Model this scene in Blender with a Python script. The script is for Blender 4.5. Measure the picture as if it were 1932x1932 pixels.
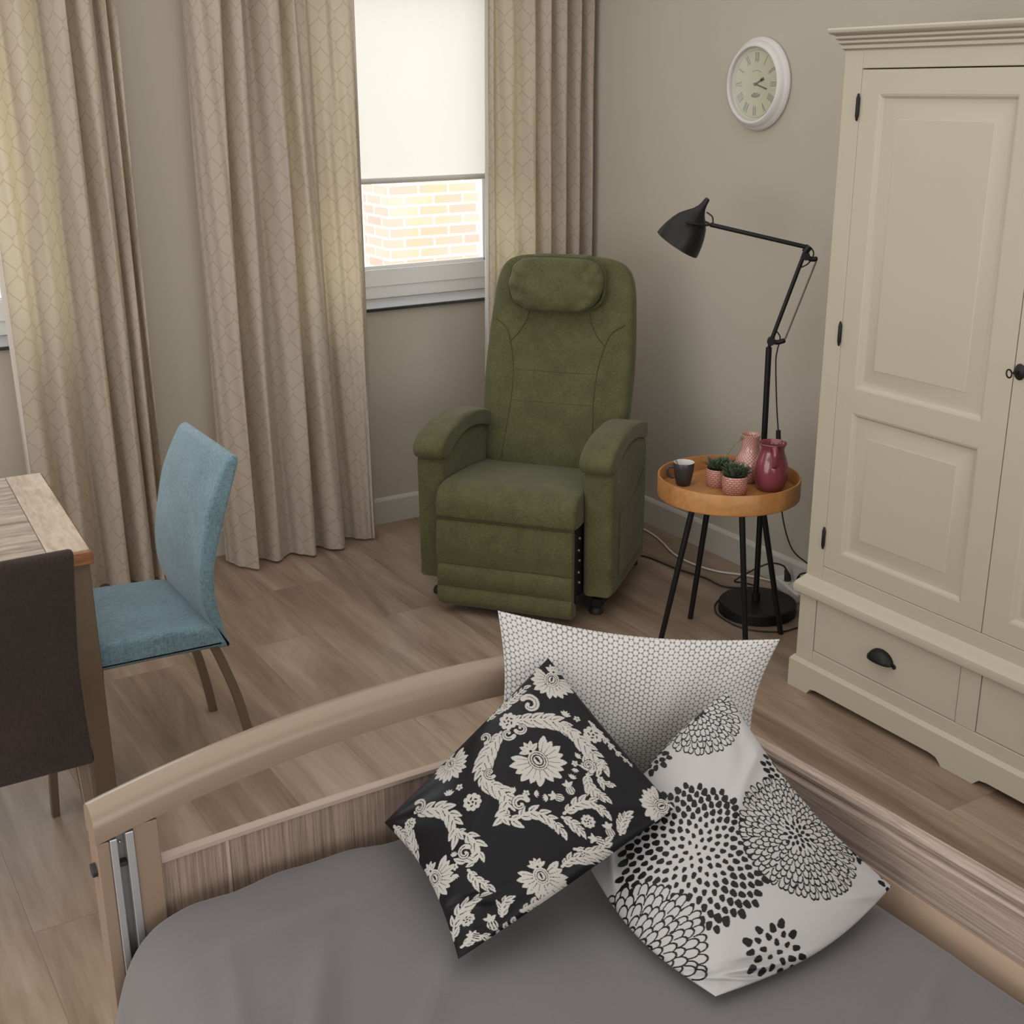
import bpy, bmesh, math, random
import numpy as np
from mathutils import Vector, Matrix

random.seed(7)
for o in list(bpy.data.objects):
    bpy.data.objects.remove(o)
SC = bpy.context.scene
C = SC.collection
PI = math.pi

# ------------------------------------------------------------------ camera
cd = bpy.data.cameras.new('camera')
cam = bpy.data.objects.new('camera', cd)
C.objects.link(cam)
yaw, pit, rol = math.radians(31.419), math.radians(18.7755), math.radians(-0.336)
f = Vector((math.sin(yaw)*math.cos(pit), math.cos(yaw)*math.cos(pit), -math.sin(pit)))
r = Vector((math.cos(yaw), -math.sin(yaw), 0))
u = r.cross(f)
r2 = r*math.cos(rol) + u*math.sin(rol)
u2 = -r*math.sin(rol) + u*math.cos(rol)
cam.matrix_world = Matrix(((r2.x, u2.x, -f.x, 0), (r2.y, u2.y, -f.y, 0), (r2.z, u2.z, -f.z, 1.85), (0, 0, 0, 1)))
cd.sensor_width = 36.0
cd.lens = 2366.74/1932*36.0
cd.clip_start = 0.05
SC.camera = cam

# ------------------------------------------------------------------ world, lights, exposure
W = bpy.data.worlds.new('world')
SC.world = W
W.use_nodes = True
wn = W.node_tree.nodes
wn.clear()
wo = wn.new('ShaderNodeOutputWorld')
wb = wn.new('ShaderNodeBackground')
wb.inputs[0].default_value = (0.93, 0.97, 1.0, 1)
wb.inputs[1].default_value = 3.9
W.node_tree.links.new(wb.outputs[0], wo.inputs[0])


def area(name, loc, rot, sx, sy, power, col):
    ld = bpy.data.lights.new(name, 'AREA')
    ld.shape = 'RECTANGLE'
    ld.size = sx
    ld.size_y = sy
    ld.energy = power
    ld.color = col
    o = bpy.data.objects.new(name, ld)
    o.location = loc
    o.rotation_euler = rot
    C.objects.link(o)
    return o


area('ceiling_light', (0.6, 2.4, 2.67), (0, 0, 0), 4.6, 4.4, 60, (1.0, 0.985, 0.955))
area('rear_fill_light', (0.2, -2.15, 1.40), (PI/2, 0, 0), 3.6, 2.0, 78, (1.0, 0.985, 0.965))  # added soft frontal fill behind the camera; that wall has no window
area('left_fill_light', (-2.15, 1.6, 1.25), (PI/2, 0, -PI/2), 3.6, 2.0, 62, (1.0, 0.985, 0.965))  # added side fill for the low right-hand corner; left wall is windowless

SC.view_settings.view_transform = 'Standard'
SC.view_settings.look = 'None'
SC.view_settings.gamma = 1.0
SC.view_settings.use_curve_mapping = False
SC.view_settings.exposure = 0.06
SC.cycles.use_denoising = True
SC.cycles.max_bounces = 10
SC.cycles.diffuse_bounces = 6
SC.cycles.transparent_max_bounces = 12
SC.cycles.caustics_reflective = False
SC.cycles.caustics_refractive = False


# ------------------------------------------------------------------ materials
def srgb(r, g, b):
    def l(c):
        c /= 255.0
        return c/12.92 if c <= 0.04045 else ((c+0.055)/1.055)**2.4
    return (l(r), l(g), l(b), 1)


class NT:
    def __init__(self, name):
        self.m = bpy.data.materials.new(name)
        self.m.use_nodes = True
        self.t = self.m.node_tree
        self.t.nodes.clear()
        self.out = self.t.nodes.new('ShaderNodeOutputMaterial')

    def n(self, typ, **kw):
        nd = self.t.nodes.new(typ)
        for k, v in kw.items():
            if k.startswith('i_'):
                key = k[2:]
                nd.inputs[int(key) if key.isdigit() else key.replace('_', ' ')].default_value = v
            else:
                setattr(nd, k, v)
        return nd

    def l(self, a, b):
        self.t.links.new(a, b)

    def math(self, op, a, b=None, c=None, clamp=False):
        nd = self.t.nodes.new('ShaderNodeMath')
        nd.operation = op
        nd.use_clamp = clamp
        for i, v in enumerate((a, b, c)):
            if v is None:
                continue
            if isinstance(v, (int, float)):
                nd.inputs[i].default_value = v
            else:
                self.l(v, nd.inputs[i])
        return nd.outputs[0]

    def mix(self, fac, a, b):
        nd = self.t.nodes.new('ShaderNodeMix')
        nd.data_type = 'RGBA'
        for s, v in ((0, fac), (6, a), (7, b)):
            if isinstance(v, (int, float, tuple)):
                nd.inputs[s].default_value = v
            else:
                self.l(v, nd.inputs[s])
        return nd.outputs[2]

    def coord(self, kind='Object', scale=(1, 1, 1), rot=(0, 0, 0), loc=(0, 0, 0)):
        tc = self.n('ShaderNodeTexCoord')
        mp = self.n('ShaderNodeMapping')
        mp.inputs['Scale'].default_value = scale
        mp.inputs['Rotation'].default_value = rot
        mp.inputs['Location'].default_value = loc
        self.l(tc.outputs[kind], mp.inputs[0])
        return mp.outputs[0]

    def noise(self, vec, scale, detail=3, rough=0.5, dist=0.0):
        nd = self.n('ShaderNodeTexNoise')
        nd.inputs['Scale'].default_value = scale
        nd.inputs['Detail'].default_value = detail
        nd.inputs['Roughness'].default_value = rough
        nd.inputs['Distortion'].default_value = dist
        self.l(vec, nd.inputs['Vector'])
        return nd.outputs['Fac']

    def ramp(self, fac, stops):
        nd = self.n('ShaderNodeValToRGB')
        cr = nd.color_ramp
        while len(cr.elements) < len(stops):
            cr.elements.new(0.5)
        for e, (p, c) in zip(cr.elements, stops):
            e.position = p
            e.color = c
        self.l(fac, nd.inputs[0])
        return nd.outputs[0]

    def bsdf(self, col, rough=0.5, metal=0.0, spec=0.5, bump=None, bstr=0.2, bdist=0.002, sheen=0.0, coat=0.0):
        b = self.n('ShaderNodeBsdfPrincipled')
        if isinstance(col, tuple):
            b.inputs['Base Color'].default_value = col
        else:
            self.l(col, b.inputs['Base Color'])
        b.inputs['Roughness'].default_value = rough
        b.inputs['Metallic'].default_value = metal
        b.inputs['Specular IOR Level'].default_value = spec
        if sheen:
            b.inputs['Sheen Weight'].default_value = sheen
            b.inputs['Sheen Roughness'].default_value = 0.5
        if coat:
            b.inputs['Coat Weight'].default_value = coat
        if bump is not None:
            bp = self.n('ShaderNodeBump')
            bp.inputs['Strength'].default_value = bstr
            bp.inputs['Distance'].default_value = bdist
            self.l(bump, bp.inputs['Height'])
            self.l(bp.outputs[0], b.inputs['Normal'])
        self.b = b
        return b

    def done(self, shader=None):
        self.l((shader or self.b).outputs[0], self.out.inputs[0])
        return self.m


def plain(name, col, rough=0.5, metal=0.0, spec=0.5, var=0.04, nscale=30, bstr=0.0, **kw):
    t = NT(name)
    v = t.coord()
    nz = t.noise(v, nscale, 4)
    d = tuple(c*(1-var) for c in col[:3])+(1,)
    l = tuple(min(1, c*(1+var)) for c in col[:3])+(1,)
    c = t.mix(nz, d, l)
    t.bsdf(c, rough, metal, spec, bump=(nz if bstr else None), bstr=bstr, **kw)
    return t.done()


def fabric(name, col, var=0.25, weave=900, mottling=9, bstr=0.35, sheen=0.15, rough=0.9, contrast=(0.35, 0.65)):
    t = NT(name)
    v = t.coord()
    big = t.noise(v, mottling, 4, 0.6)
    fine = t.noise(t.coord(scale=(1, 1, 1)), weave, 1)
    w1 = t.noise(t.coord(scale=(0.25, 1, 1)), weave*0.7, 1)
    w2 = t.noise(t.coord(scale=(1, 1, 0.25)), weave*0.7, 1)
    s = t.math('MULTIPLY', t.math('ADD', w1, w2), 0.5)
    s = t.math('ADD', t.math('MULTIPLY', s, 0.65), t.math('MULTIPLY', big, 0.35))
    d = tuple(c*(1-var) for c in col[:3])+(1,)
    l = tuple(min(1, c*(1+var)) for c in col[:3])+(1,)
    c = t.ramp(s, [(contrast[0], d), (contrast[1], l)])
    t.bsdf(c, rough, 0, 0.2, bump=fine, bstr=bstr, bdist=0.001, sheen=sheen)
    return t.done()


def wood(name, c1, c2, axis='X', scale=1.0, rough=0.5, stretch=14, spec=0.4, stripes=0.0, coat=0.0):
    t = NT(name)
    sc = {'X': (1, stretch, stretch), 'Y': (stretch, 1, stretch), 'Z': (stretch, stretch, 1)}[axis]
    v = t.coord(scale=sc)
    a = t.noise(v, 2.2*scale, 6, 0.65, 0.6)
    b = t.noise(v, 14*scale, 4, 0.6)
    s = t.math('ADD', t.math('MULTIPLY', a, 0.6), t.math('MULTIPLY', b, 0.4))
    c = t.ramp(s, [(0.36, c1), (0.62, c2)])
    t.bsdf(c, rough, 0, spec, bump=b, bstr=0.12, bdist=0.001, coat=coat)
    return t.done()


M = {}


def wall_mat(name, col):
    t = NT(name)
    v = t.coord()
    nz = t.noise(v, 260, 3)
    big = t.noise(v, 1.3, 2)
    d = tuple(c*0.97 for c in col[:3])+(1,)
    l = tuple(c*1.03 for c in col[:3])+(1,)
    t.bsdf(t.mix(big, d, l), 0.85, 0, 0.25, bump=nz, bstr=0.12, bdist=0.001)
    return t.done()


M['wall'] = wall_mat('wall_paint', (0.455, 0.42, 0.362, 1))
M['ceiling'] = wall_mat('ceiling_paint', (0.8, 0.79, 0.76, 1))
M['base'] = plain('baseboard_paint', (0.52, 0.50, 0.46, 1), 0.45, var=0.02)
M['pvc'] = plain('window_frame_plastic', (0.82, 0.82, 0.8, 1), 0.3, var=0.01)
M['sill'] = plain('sill_polished', (0.36, 0.36, 0.37, 1), 0.22, spec=0.5, var=0.03)
M['stone'] = plain('sill_stone', (0.035, 0.036, 0.04, 1), 0.18, spec=0.6, var=0.2, nscale=120)


def floor_mat():
    t = NT('oak_plank_floor')
    v = t.coord(rot=(0, 0, PI/2), loc=(0.4, 0.0, 0))
    br = t.n('ShaderNodeTexBrick')
    br.offset = 0.37
    br.offset_frequency = 2
    t.l(t.coord(rot=(0, 0, -PI/2), loc=(0.55, 0.0755-0.245*20, 0)), br.inputs['Vector'])
    br.inputs['Color1'].default_value = (0, 0, 0, 1)
    br.inputs['Color2'].default_value = (1, 1, 1, 1)
    br.inputs['Mortar'].default_value = (0.5, 0.5, 0.5, 1)
    br.inputs['Scale'].default_value = 1.0
    br.inputs['Mortar Size'].default_value = 0.0011
    br.inputs['Mortar Smooth'].default_value = 0.6
    br.inputs['Bias'].default_value = 0.0
    br.inputs['Brick Width'].default_value = 1.22
    br.inputs['Row Height'].default_value = 0.245
    sep = t.n('ShaderNodeSeparateColor')
    t.l(br.outputs['Color'], sep.inputs[0])
    pid = sep.outputs[0]
    # per-plank offset of the grain
    cmb = t.n('ShaderNodeCombineXYZ')
    t.l(t.math('MULTIPLY', pid, 7.0), cmb.inputs[0])
    t.l(t.math('MULTIPLY', pid, 13.0), cmb.inputs[1])
    va = t.n('ShaderNodeVectorMath', operation='ADD')
    t.l(t.coord(scale=(7.5, 0.85, 1)), va.inputs[0])
    t.l(cmb.outputs[0], va.inputs[1])
    g1 = t.noise(va.outputs[0], 1.0, 5, 0.62, 0.9)
    vb = t.n('ShaderNodeVectorMath', operation='ADD')
    t.l(t.coord(scale=(60, 2.5, 1)), vb.inputs[0])
    t.l(cmb.outputs[0], vb.inputs[1])
    g2 = t.noise(vb.outputs[0], 1.0, 4, 0.6)
    s = t.math('ADD', t.math('MULTIPLY', g1, 0.68), t.math('MULTIPLY', g2, 0.22))
    s = t.math('ADD', s, t.math('MULTIPLY', pid, 0.06))
    c = t.ramp(s, [(0.31, (0.150, 0.100, 0.068, 1)), (0.47, (0.262, 0.188, 0.137, 1)), (0.66, (0.385, 0.302, 0.235, 1))])
    c = t.mix(t.math('MULTIPLY', br.outputs['Fac'], 0.55), c, (0.07, 0.045, 0.03, 1))
    t.bsdf(c, 0.42, 0, 0.42, bump=g2, bstr=0.1, bdist=0.001)
    return t.done()


M['floor'] = floor_mat()


def curtain_mat():
    t = NT('curtain_fabric')
    tc = t.n('ShaderNodeTexCoord')
    sx = t.n('ShaderNodeSeparateXYZ')
    t.l(tc.outputs['UV'], sx.inputs[0])
    U, V = sx.outputs[0], sx.outputs[1]
    x = t.math('WRAP', t.math('MULTIPLY', U, 2*PI/0.074), PI, -PI)
    y = t.math('MULTIPLY', V, 2*PI/0.108)
    env = t.math('MULTIPLY', t.math('ADD', 1.0, t.math('MULTIPLY', t.math('COSINE', y), 1.1)), PI/2)
    a = t.math('ABSOLUTE', t.math('SUBTRACT', t.math('ABSOLUTE', x), env))
    a = t.math('DIVIDE', a, t.math('ADD', 1.0, t.math('MULTIPLY', t.math('ABSOLUTE', t.math('SINE', y)), 0.5)))
    ln = t.math('MULTIPLY', t.math('SUBTRACT', 0.30, a), 5.0, clamp=True)
    weave = t.noise(t.coord('UV', scale=(1, 0.4, 1)), 900, 1)
    wv = t.math('ADD', 0.93, t.math('MULTIPLY', weave, 0.14))
    col = t.mix(t.math('MULTIPLY', ln, 0.55), (0.50, 0.442, 0.395, 1), (0.37, 0.305, 0.24, 1))
    hs = t.n('ShaderNodeVectorMath', operation='SCALE')
    t.l(col, hs.inputs[0])
    t.l(wv, hs.inputs['Scale'])
    b = t.bsdf(hs.outputs[0], 0.8, 0, 0.2, bump=weave, bstr=0.2, bdist=0.001, sheen=0.1)
    tr = t.n('ShaderNodeBsdfTranslucent')
    tcol = t.mix(t.math('MULTIPLY', ln, 0.6), (0.82, 0.68, 0.38, 1), (0.5, 0.38, 0.17, 1))
    t.l(tcol, tr.inputs[0])
    mx = t.n('ShaderNodeMixShader')
    mx.inputs[0].default_value = 0.30
    t.l(b.outputs[0], mx.inputs[1])
    t.l(tr.outputs[0], mx.inputs[2])
    return t.done(mx)


M['curtain'] = curtain_mat()


def sheet_mat(name, col, trans_col, fac, rough=0.8):
    t = NT(name)
    nz = t.noise(t.coord(), 700, 1)
    b = t.bsdf(col, rough, 0, 0.2, bump=nz, bstr=0.1, bdist=0.001)
    tr = t.n('ShaderNodeBsdfTranslucent')
    tr.inputs[0].default_value = trans_col
    mx = t.n('ShaderNodeMixShader')
    mx.inputs[0].default_value = fac
    t.l(b.outputs[0], mx.inputs[1])
    t.l(tr.outputs[0], mx.inputs[2])
    return t.done(mx)


M['lining'] = sheet_mat('curtain_lining', (0.78, 0.76, 0.72, 1), (0.85, 0.8, 0.7, 1), 0.45)
M['hem'] = sheet_mat('curtain_hem', (0.46, 0.40, 0.35, 1), (0.6, 0.5, 0.3, 1), 0.06)
M['blind'] = sheet_mat('blind_fabric', (0.8, 0.78, 0.73, 1), (0.9, 0.87, 0.8, 1), 0.42)


def glass_mat(name, tint=(0.97, 0.98, 0.98, 1), fac=0.06):
    t = NT(name)
    tr = t.n('ShaderNodeBsdfTransparent')
    tr.inputs[0].default_value = tint
    gl = t.n('ShaderNodeBsdfGlossy')
    gl.inputs['Roughness'].default_value = 0.02
    mx = t.n('ShaderNodeMixShader')
    lw = t.n('ShaderNodeLayerWeight')
    lw.inputs[0].default_value = 0.25
    t.l(t.math('MULTIPLY', lw.outputs['Fresnel'], fac*6, clamp=True), mx.inputs[0])
    t.l(tr.outputs[0], mx.inputs[1])
    t.l(gl.outputs[0], mx.inputs[2])
    return t.done(mx)


M['glass'] = glass_mat('window_glass')
M['clockglass'] = glass_mat('clock_glass', fac=0.05)


def brick_mat():
    t = NT('brick_wall')
    br = t.n('ShaderNodeTexBrick')
    t.l(t.coord('UV'), br.inputs['Vector'])
    br.inputs['Color1'].default_value = (0.60, 0.38, 0.30, 1)
    br.inputs['Color2'].default_value = (0.50, 0.31, 0.25, 1)
    br.inputs['Mortar'].default_value = (0.72, 0.66, 0.58, 1)
    br.inputs['Scale'].default_value = 1
    br.inputs['Brick Width'].default_value = 0.22
    br.inputs['Row Height'].default_value = 0.068
    br.inputs['Mortar Size'].default_value = 0.008
    moss = t.noise(t.coord('Object', scale=(1, 1, 0.5)), 1.7, 4)
    m = t.ramp(moss, [(0.5, (0, 0, 0, 1)), (0.66, (1, 1, 1, 1))])
    c = t.mix(t.math('MULTIPLY', m, 0.7), br.outputs['Color'], (0.42, 0.36, 0.16, 1))
    t.bsdf(c, 0.9, bump=br.outputs['Fac'], bstr=-0.3)
    return t.done()


M['brick'] = brick_mat()
M['ground'] = plain('outdoor_paving', (0.45, 0.43, 0.4, 1), 0.9, var=0.15, nscale=4)
M['leafgreen'] = plain('shrub_leaf', (0.16, 0.30, 0.06, 1), 0.6, var=0.4, nscale=9)
M['cream'] = plain('cream_paint', (0.440, 0.402, 0.325, 1), 0.42, var=0.02, nscale=6, spec=0.4)
M['blackmetal'] = plain('black_metal', (0.008, 0.008, 0.009, 1), 0.45, spec=0.3, var=0.1)
M['lampblack'] = plain('lamp_black_lacquer', (0.008, 0.008, 0.009, 1), 0.42, spec=0.3, var=0.05)
M['springgrey'] = plain('spring_steel', (0.16, 0.14, 0.12, 1), 0.45, metal=0.6, var=0.1)
M['lampinside'] = plain('lamp_inner_white', (0.6, 0.6, 0.58, 1), 0.5, var=0.02)
M['rubber'] = plain('black_rubber', (0.015, 0.015, 0.016, 1), 0.6, var=0.1)
M['whiteplastic'] = plain('white_plastic', (0.62, 0.61, 0.58, 1), 0.35, var=0.02)
M['green'] = fabric('olive_velour', (0.090, 0.092, 0.041, 1), var=0.36, weave=520, mottling=13, sheen=0.12, contrast=(0.34, 0.66))
M['greenseam'] = fabric('olive_piping', (0.062, 0.066, 0.027, 1), var=0.25, weave=600, sheen=0.1)
M['blue'] = fabric('blue_woven_fabric', (0.118, 0.192, 0.232, 1), var=0.34, weave=330, mottling=5, sheen=0.25, contrast=(0.36, 0.62))
M['brown'] = fabric('dark_brown_fabric', (0.030, 0.021, 0.018, 1), var=0.3, weave=330, mottling=5, sheen=0.12)
M['bronze'] = plain('bronze_metal', (0.20, 0.155, 0.11, 1), 0.42, metal=0.65, var=0.08)
M['alu'] = plain('brushed_aluminium', (0.52, 0.53, 0.54, 1), 0.38, metal=0.75, var=0.05, nscale=80)
M['aludark'] = plain('channel_aluminium', (0.25, 0.255, 0.26, 1), 0.4, metal=0.6, var=0.05)
M['tan'] = plain('tan_lacquer', (0.225, 0.165, 0.122, 1), 0.34, var=0.03, nscale=15, spec=0.5)
M['tanlight'] = plain('light_tan_board', (0.46, 0.335, 0.25, 1), 0.45, var=0.05, nscale=20)
M['panelwood'] = wood('panel_wood', (0.128, 0.088, 0.066, 1), (0.345, 0.262, 0.212, 1), 'Z', scale=1.2, stretch=75)
M['railwood'] = wood('rail_wood', (0.165, 0.118, 0.095, 1), (0.42, 0.335, 0.285, 1), 'Y', scale=1.2, stretch=70)
M['stripwood'] = plain('edge_strip', (0.38, 0.30, 0.25, 1), 0.4, var=0.05)
M['oak'] = wood('tray_oak', (0.32, 0.135, 0.042, 1), (0.50, 0.25, 0.09, 1), 'X', scale=1.6, stretch=12, rough=0.45)
M['oakrim'] = wood('rim_oak', (0.33, 0.14, 0.045, 1), (0.47, 0.235, 0.085, 1), 'X', scale=3.0, stretch=1.0, rough=0.42)
M['tablewood'] = wood('weathered_wood', (0.15, 0.11, 0.08, 1), (0.43, 0.36, 0.29, 1), 'X', scale=1.2, stretch=9, rough=0.75)
M['tableend'] = wood('weathered_end_board', (0.30, 0.225, 0.165, 1), (0.50, 0.415, 0.33, 1), 'Y', scale=1.2, stretch=6, rough=0.7)
M['tableedge'] = wood('varnished_edge', (0.14, 0.055, 0.022, 1), (0.28, 0.12, 0.05, 1), 'X', scale=2, stretch=8, rough=0.5)
M['mugout'] = plain('anthracite_ceramic', (0.035, 0.035, 0.04, 1), 0.35, var=0.05)
M['mugin'] = plain('white_ceramic', (0.68, 0.67, 0.66, 1), 0.2, var=0.02)
M['steel'] = plain('spoon_steel', (0.5, 0.5, 0.5, 1), 0.2, metal=1.0, var=0.05)
M['jug'] = plain('raspberry_glaze', (0.22, 0.05, 0.075, 1), 0.16, var=0.2, nscale=60, spec=0.6, coat=0.3)
M['succ'] = plain('succulent_leaf', (0.055, 0.085, 0.050, 1), 0.5, var=0.45, nscale=70)
M['stalk'] = plain('flower_stalk', (0.16, 0.19, 0.07, 1), 0.6, var=0.2)
M['soil'] = plain('potting_soil', (0.05, 0.035, 0.025, 1), 0.95, var=0.5, nscale=200)


def embossed(name, base, dark, kind):
    t = NT(name)
    if kind == 'knit':
        br = t.n('ShaderNodeTexBrick')
        t.l(t.coord('UV'), br.inputs['Vector'])
        br.inputs['Color1'].default_value = base
        br.inputs['Color2'].default_value = tuple(c*0.85 for c in base[:3])+(1,)
        br.inputs['Mortar'].default_value = dark
        br.inputs['Scale'].default_value = 1
        br.inputs['Brick Width'].default_value = 0.0155
        br.inputs['Row Height'].default_value = 0.0075
        br.inputs['Mortar Size'].default_value = 0.0017
        br.inputs['Mortar Smooth'].default_value = 0.4
        t.bsdf(br.outputs['Color'], 0.35, 0, 0.5, bump=br.outputs['Fac'], bstr=-0.5, bdist=0.002)
    else:
        vo = t.n('ShaderNodeTexVoronoi')
        vo.inputs['Scale'].default_value = 1.0
        vo.inputs['Randomness'].default_value = 0.0
        t.l(t.coord('UV', scale=(112, 112, 1), rot=(0, 0, PI/4)), vo.inputs['Vector'])
        fct = t.ramp(vo.outputs['Distance'], [(0.30, (0, 0, 0, 1)), (0.46, (1, 1, 1, 1))])
        c = t.mix(fct, base, dark)
        t.bsdf(c, 0.15, 0, 0.6, bump=fct, bstr=-0.6, bdist=0.002, coat=0.3)
    return t.done()


M['pot'] = embossed('pink_knit_ceramic', (0.62, 0.36, 0.31, 1), (0.30, 0.105, 0.085, 1), 'knit')
M['vase'] = embossed('pink_dotted_ceramic', (0.66, 0.42, 0.36, 1), (0.40, 0.17, 0.15, 1), 'dots')
M['clockwhite'] = plain('clock_white', (0.66, 0.65, 0.65, 1), 0.4, var=0.02)
M['dial'] = plain('clock_dial_cream', (0.62, 0.58, 0.44, 1), 0.6, var=0.04, nscale=20)
M['dialink'] = plain('clock_faded_ink', (0.26, 0.27, 0.25, 1), 0.7, var=0.1)
M['handink'] = plain('clock_hand_metal', (0.10, 0.11, 0.11, 1), 0.5, var=0.1)
M['duvet'] = fabric('grey_cotton', (0.115, 0.110, 0.116, 1), var=0.06, weave=800, mottling=3, bstr=0.1, sheen=0.2)
M['mattress'] = plain('mattress_ticking', (0.6, 0.6, 0.58, 1), 0.9, var=0.05)


def painted(name, rough, sheen=0.0, rough2=None, spec=0.4):
    t = NT(name)
    at = t.n('ShaderNodeVertexColor', layer_name='print')
    nz = t.noise(t.coord('UV'), 500, 1)
    b = t.bsdf(at.outputs['Color'], rough, 0, spec, bump=nz, bstr=0.08, bdist=0.0005, sheen=sheen)
    if rough2 is not None:
        sp = t.n('ShaderNodeSeparateColor')
        t.l(at.outputs['Color'], sp.inputs[0])
        mr = t.n('ShaderNodeMapRange')
        mr.inputs['From Min'].default_value = 0.05
        mr.inputs['From Max'].default_value = 0.3
        mr.inputs['To Min'].default_value = rough
        mr.inputs['To Max'].default_value = rough2
        t.l(sp.outputs[0], mr.inputs['Value'])
        t.l(mr.outputs[0], b.inputs['Roughness'])
    return t.done()


M['damask'] = painted('black_damask_satin', 0.42, 0.0, 0.75, 0.13)
M['dahlia'] = painted('white_satin_print', 0.40, 0.0, None, 0.2)


def hex_mat():
    t = NT('grey_honeycomb_weave')
    tc = t.n('ShaderNodeTexCoord')
    sx = t.n('ShaderNodeSeparateXYZ')
    t.l(tc.outputs['UV'], sx.inputs[0])
    U, V = sx.outputs[0], sx.outputs[1]
    k = 2*PI/0.0088
    a1 = t.math('MULTIPLY', U, k)
    a2 = t.math('MULTIPLY', t.math('ADD', t.math('MULTIPLY', U, -0.5), t.math('MULTIPLY', V, 0.866)), k)
    a3 = t.math('MULTIPLY', t.math('ADD', t.math('MULTIPLY', U, -0.5), t.math('MULTIPLY', V, -0.866)), k)
    h = t.math('ADD', t.math('ADD', t.math('COSINE', a1), t.math('COSINE', a2)), t.math('COSINE', a3))
    zone = t.noise(t.coord('UV', scale=(1, 0.8, 1)), 9.0, 2)
    thr = t.math('ADD', -1.12, t.math('MULTIPLY', zone, 0.8))
    ln = t.math('MULTIPLY', t.math('SUBTRACT', thr, h), 2.6, clamp=True)
    fine = 2*PI/0.0031
    g1 = t.math('GREATER_THAN', t.math('COSINE', t.math('MULTIPLY', U, fine)), 0.72)
    g2 = t.math('GREATER_THAN', t.math('COSINE', t.math('MULTIPLY', V, fine)), 0.72)
    g = t.math('MULTIPLY', t.math('MAXIMUM', g1, g2), 0.28)
    d = t.math('MAXIMUM', t.math('MULTIPLY', ln, 0.8), g)
    c = t.mix(d, (0.52, 0.51, 0.50, 1), (0.06, 0.065, 0.08, 1))
    t.bsdf(c, 0.85, 0, 0.2, sheen=0.1)
    return t.done()


M['hex'] = hex_mat()


# ------------------------------------------------------------------ builders
def mesh_obj(name, me, mat=None, parent=None, smooth=None, bevel=0.0, bseg=2, sub=0):
    o = bpy.data.objects.new(name, me)
    C.objects.link(o)
    if mat is not None:
        me.materials.append(M[mat] if isinstance(mat, str) else mat)
    if parent is not None:
        o.parent = parent
    if smooth is not None:
        for pl in me.polygons:
            pl.use_smooth = True
        me.set_sharp_from_angle(angle=math.radians(smooth))
    if bevel > 0:
        md = o.modifiers.new('bevel', 'BEVEL')
        md.width = bevel
        md.segments = bseg
        md.limit_method = 'ANGLE'
        md.angle_limit = math.radians(40)
        md.harden_normals = True
        for pl in me.polygons:
            pl.use_smooth = True
    if sub:
        md = o.modifiers.new('subdivision', 'SUBSURF')
        md.levels = sub
        md.render_levels = sub
    return o


def obj(name, bm, mat=None, parent=None, **kw):
    me = bpy.data.meshes.new(name)
    bmesh.ops.recalc_face_normals(bm, faces=bm.faces[:])
    bm.to_mesh(me)
    bm.free()
    return mesh_obj(name, me, mat, parent, **kw)


def tag(o, label=None, cat=None, group=None, kind=None):
    if label:
        o['label'] = label
    if cat:
        o['category'] = cat
    if group:
        o['group'] = group
    if kind:
        o['kind'] = kind
    return o


def empty(name, loc=(0, 0, 0), rz=0.0, label=None, cat=None, group=None, kind=None):
    o = bpy.data.objects.new(name, None)
    o.empty_display_size = 0.1
    o.location = loc
    o.rotation_euler = (0, 0, rz)
    C.objects.link(o)
    return tag(o, label, cat, group, kind)


def box(bm, x0, x1, y0, y1, z0, z1, M4=None):
    vs = [bm.verts.new((x, y, z)) for x in (x0, x1) for y in (y0, y1) for z in (z0, z1)]
    for q in ((0, 1, 3, 2), (4, 6, 7, 5), (0, 4, 5, 1), (2, 3, 7, 6), (0, 2, 6, 4), (1, 5, 7, 3)):
        bm.faces.new([vs[i] for i in q])
    if M4 is not None:
        for v in vs:
            v.co = M4 @ v.co
    return bm


def B(*args):
    return box(bmesh.new(), *args)


def catmull(pts, n=8, closed=False):
    P = [Vector(p) for p in pts]
    out = []
    m = len(P)
    rng = range(m) if closed else range(m-1)
    for i in rng:
        if closed:
            p0, p1, p2, p3 = P[(i-1) % m], P[i], P[(i+1) % m], P[(i+2) % m]
        else:
            p1, p2 = P[i], P[i+1]
            p0 = P[i-1] if i > 0 else p1*2-p2
            p3 = P[i+2] if i+2 < m else p2*2-p1
        for k in range(n):
            t = k/n
            out.append(0.5*((2*p1)+(p2-p0)*t+(2*p0-5*p1+4*p2-p3)*t*t+(-p0+3*p1-3*p2+p3)*t**3))
    if not closed:
        out.append(P[-1].copy())
    return out


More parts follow.
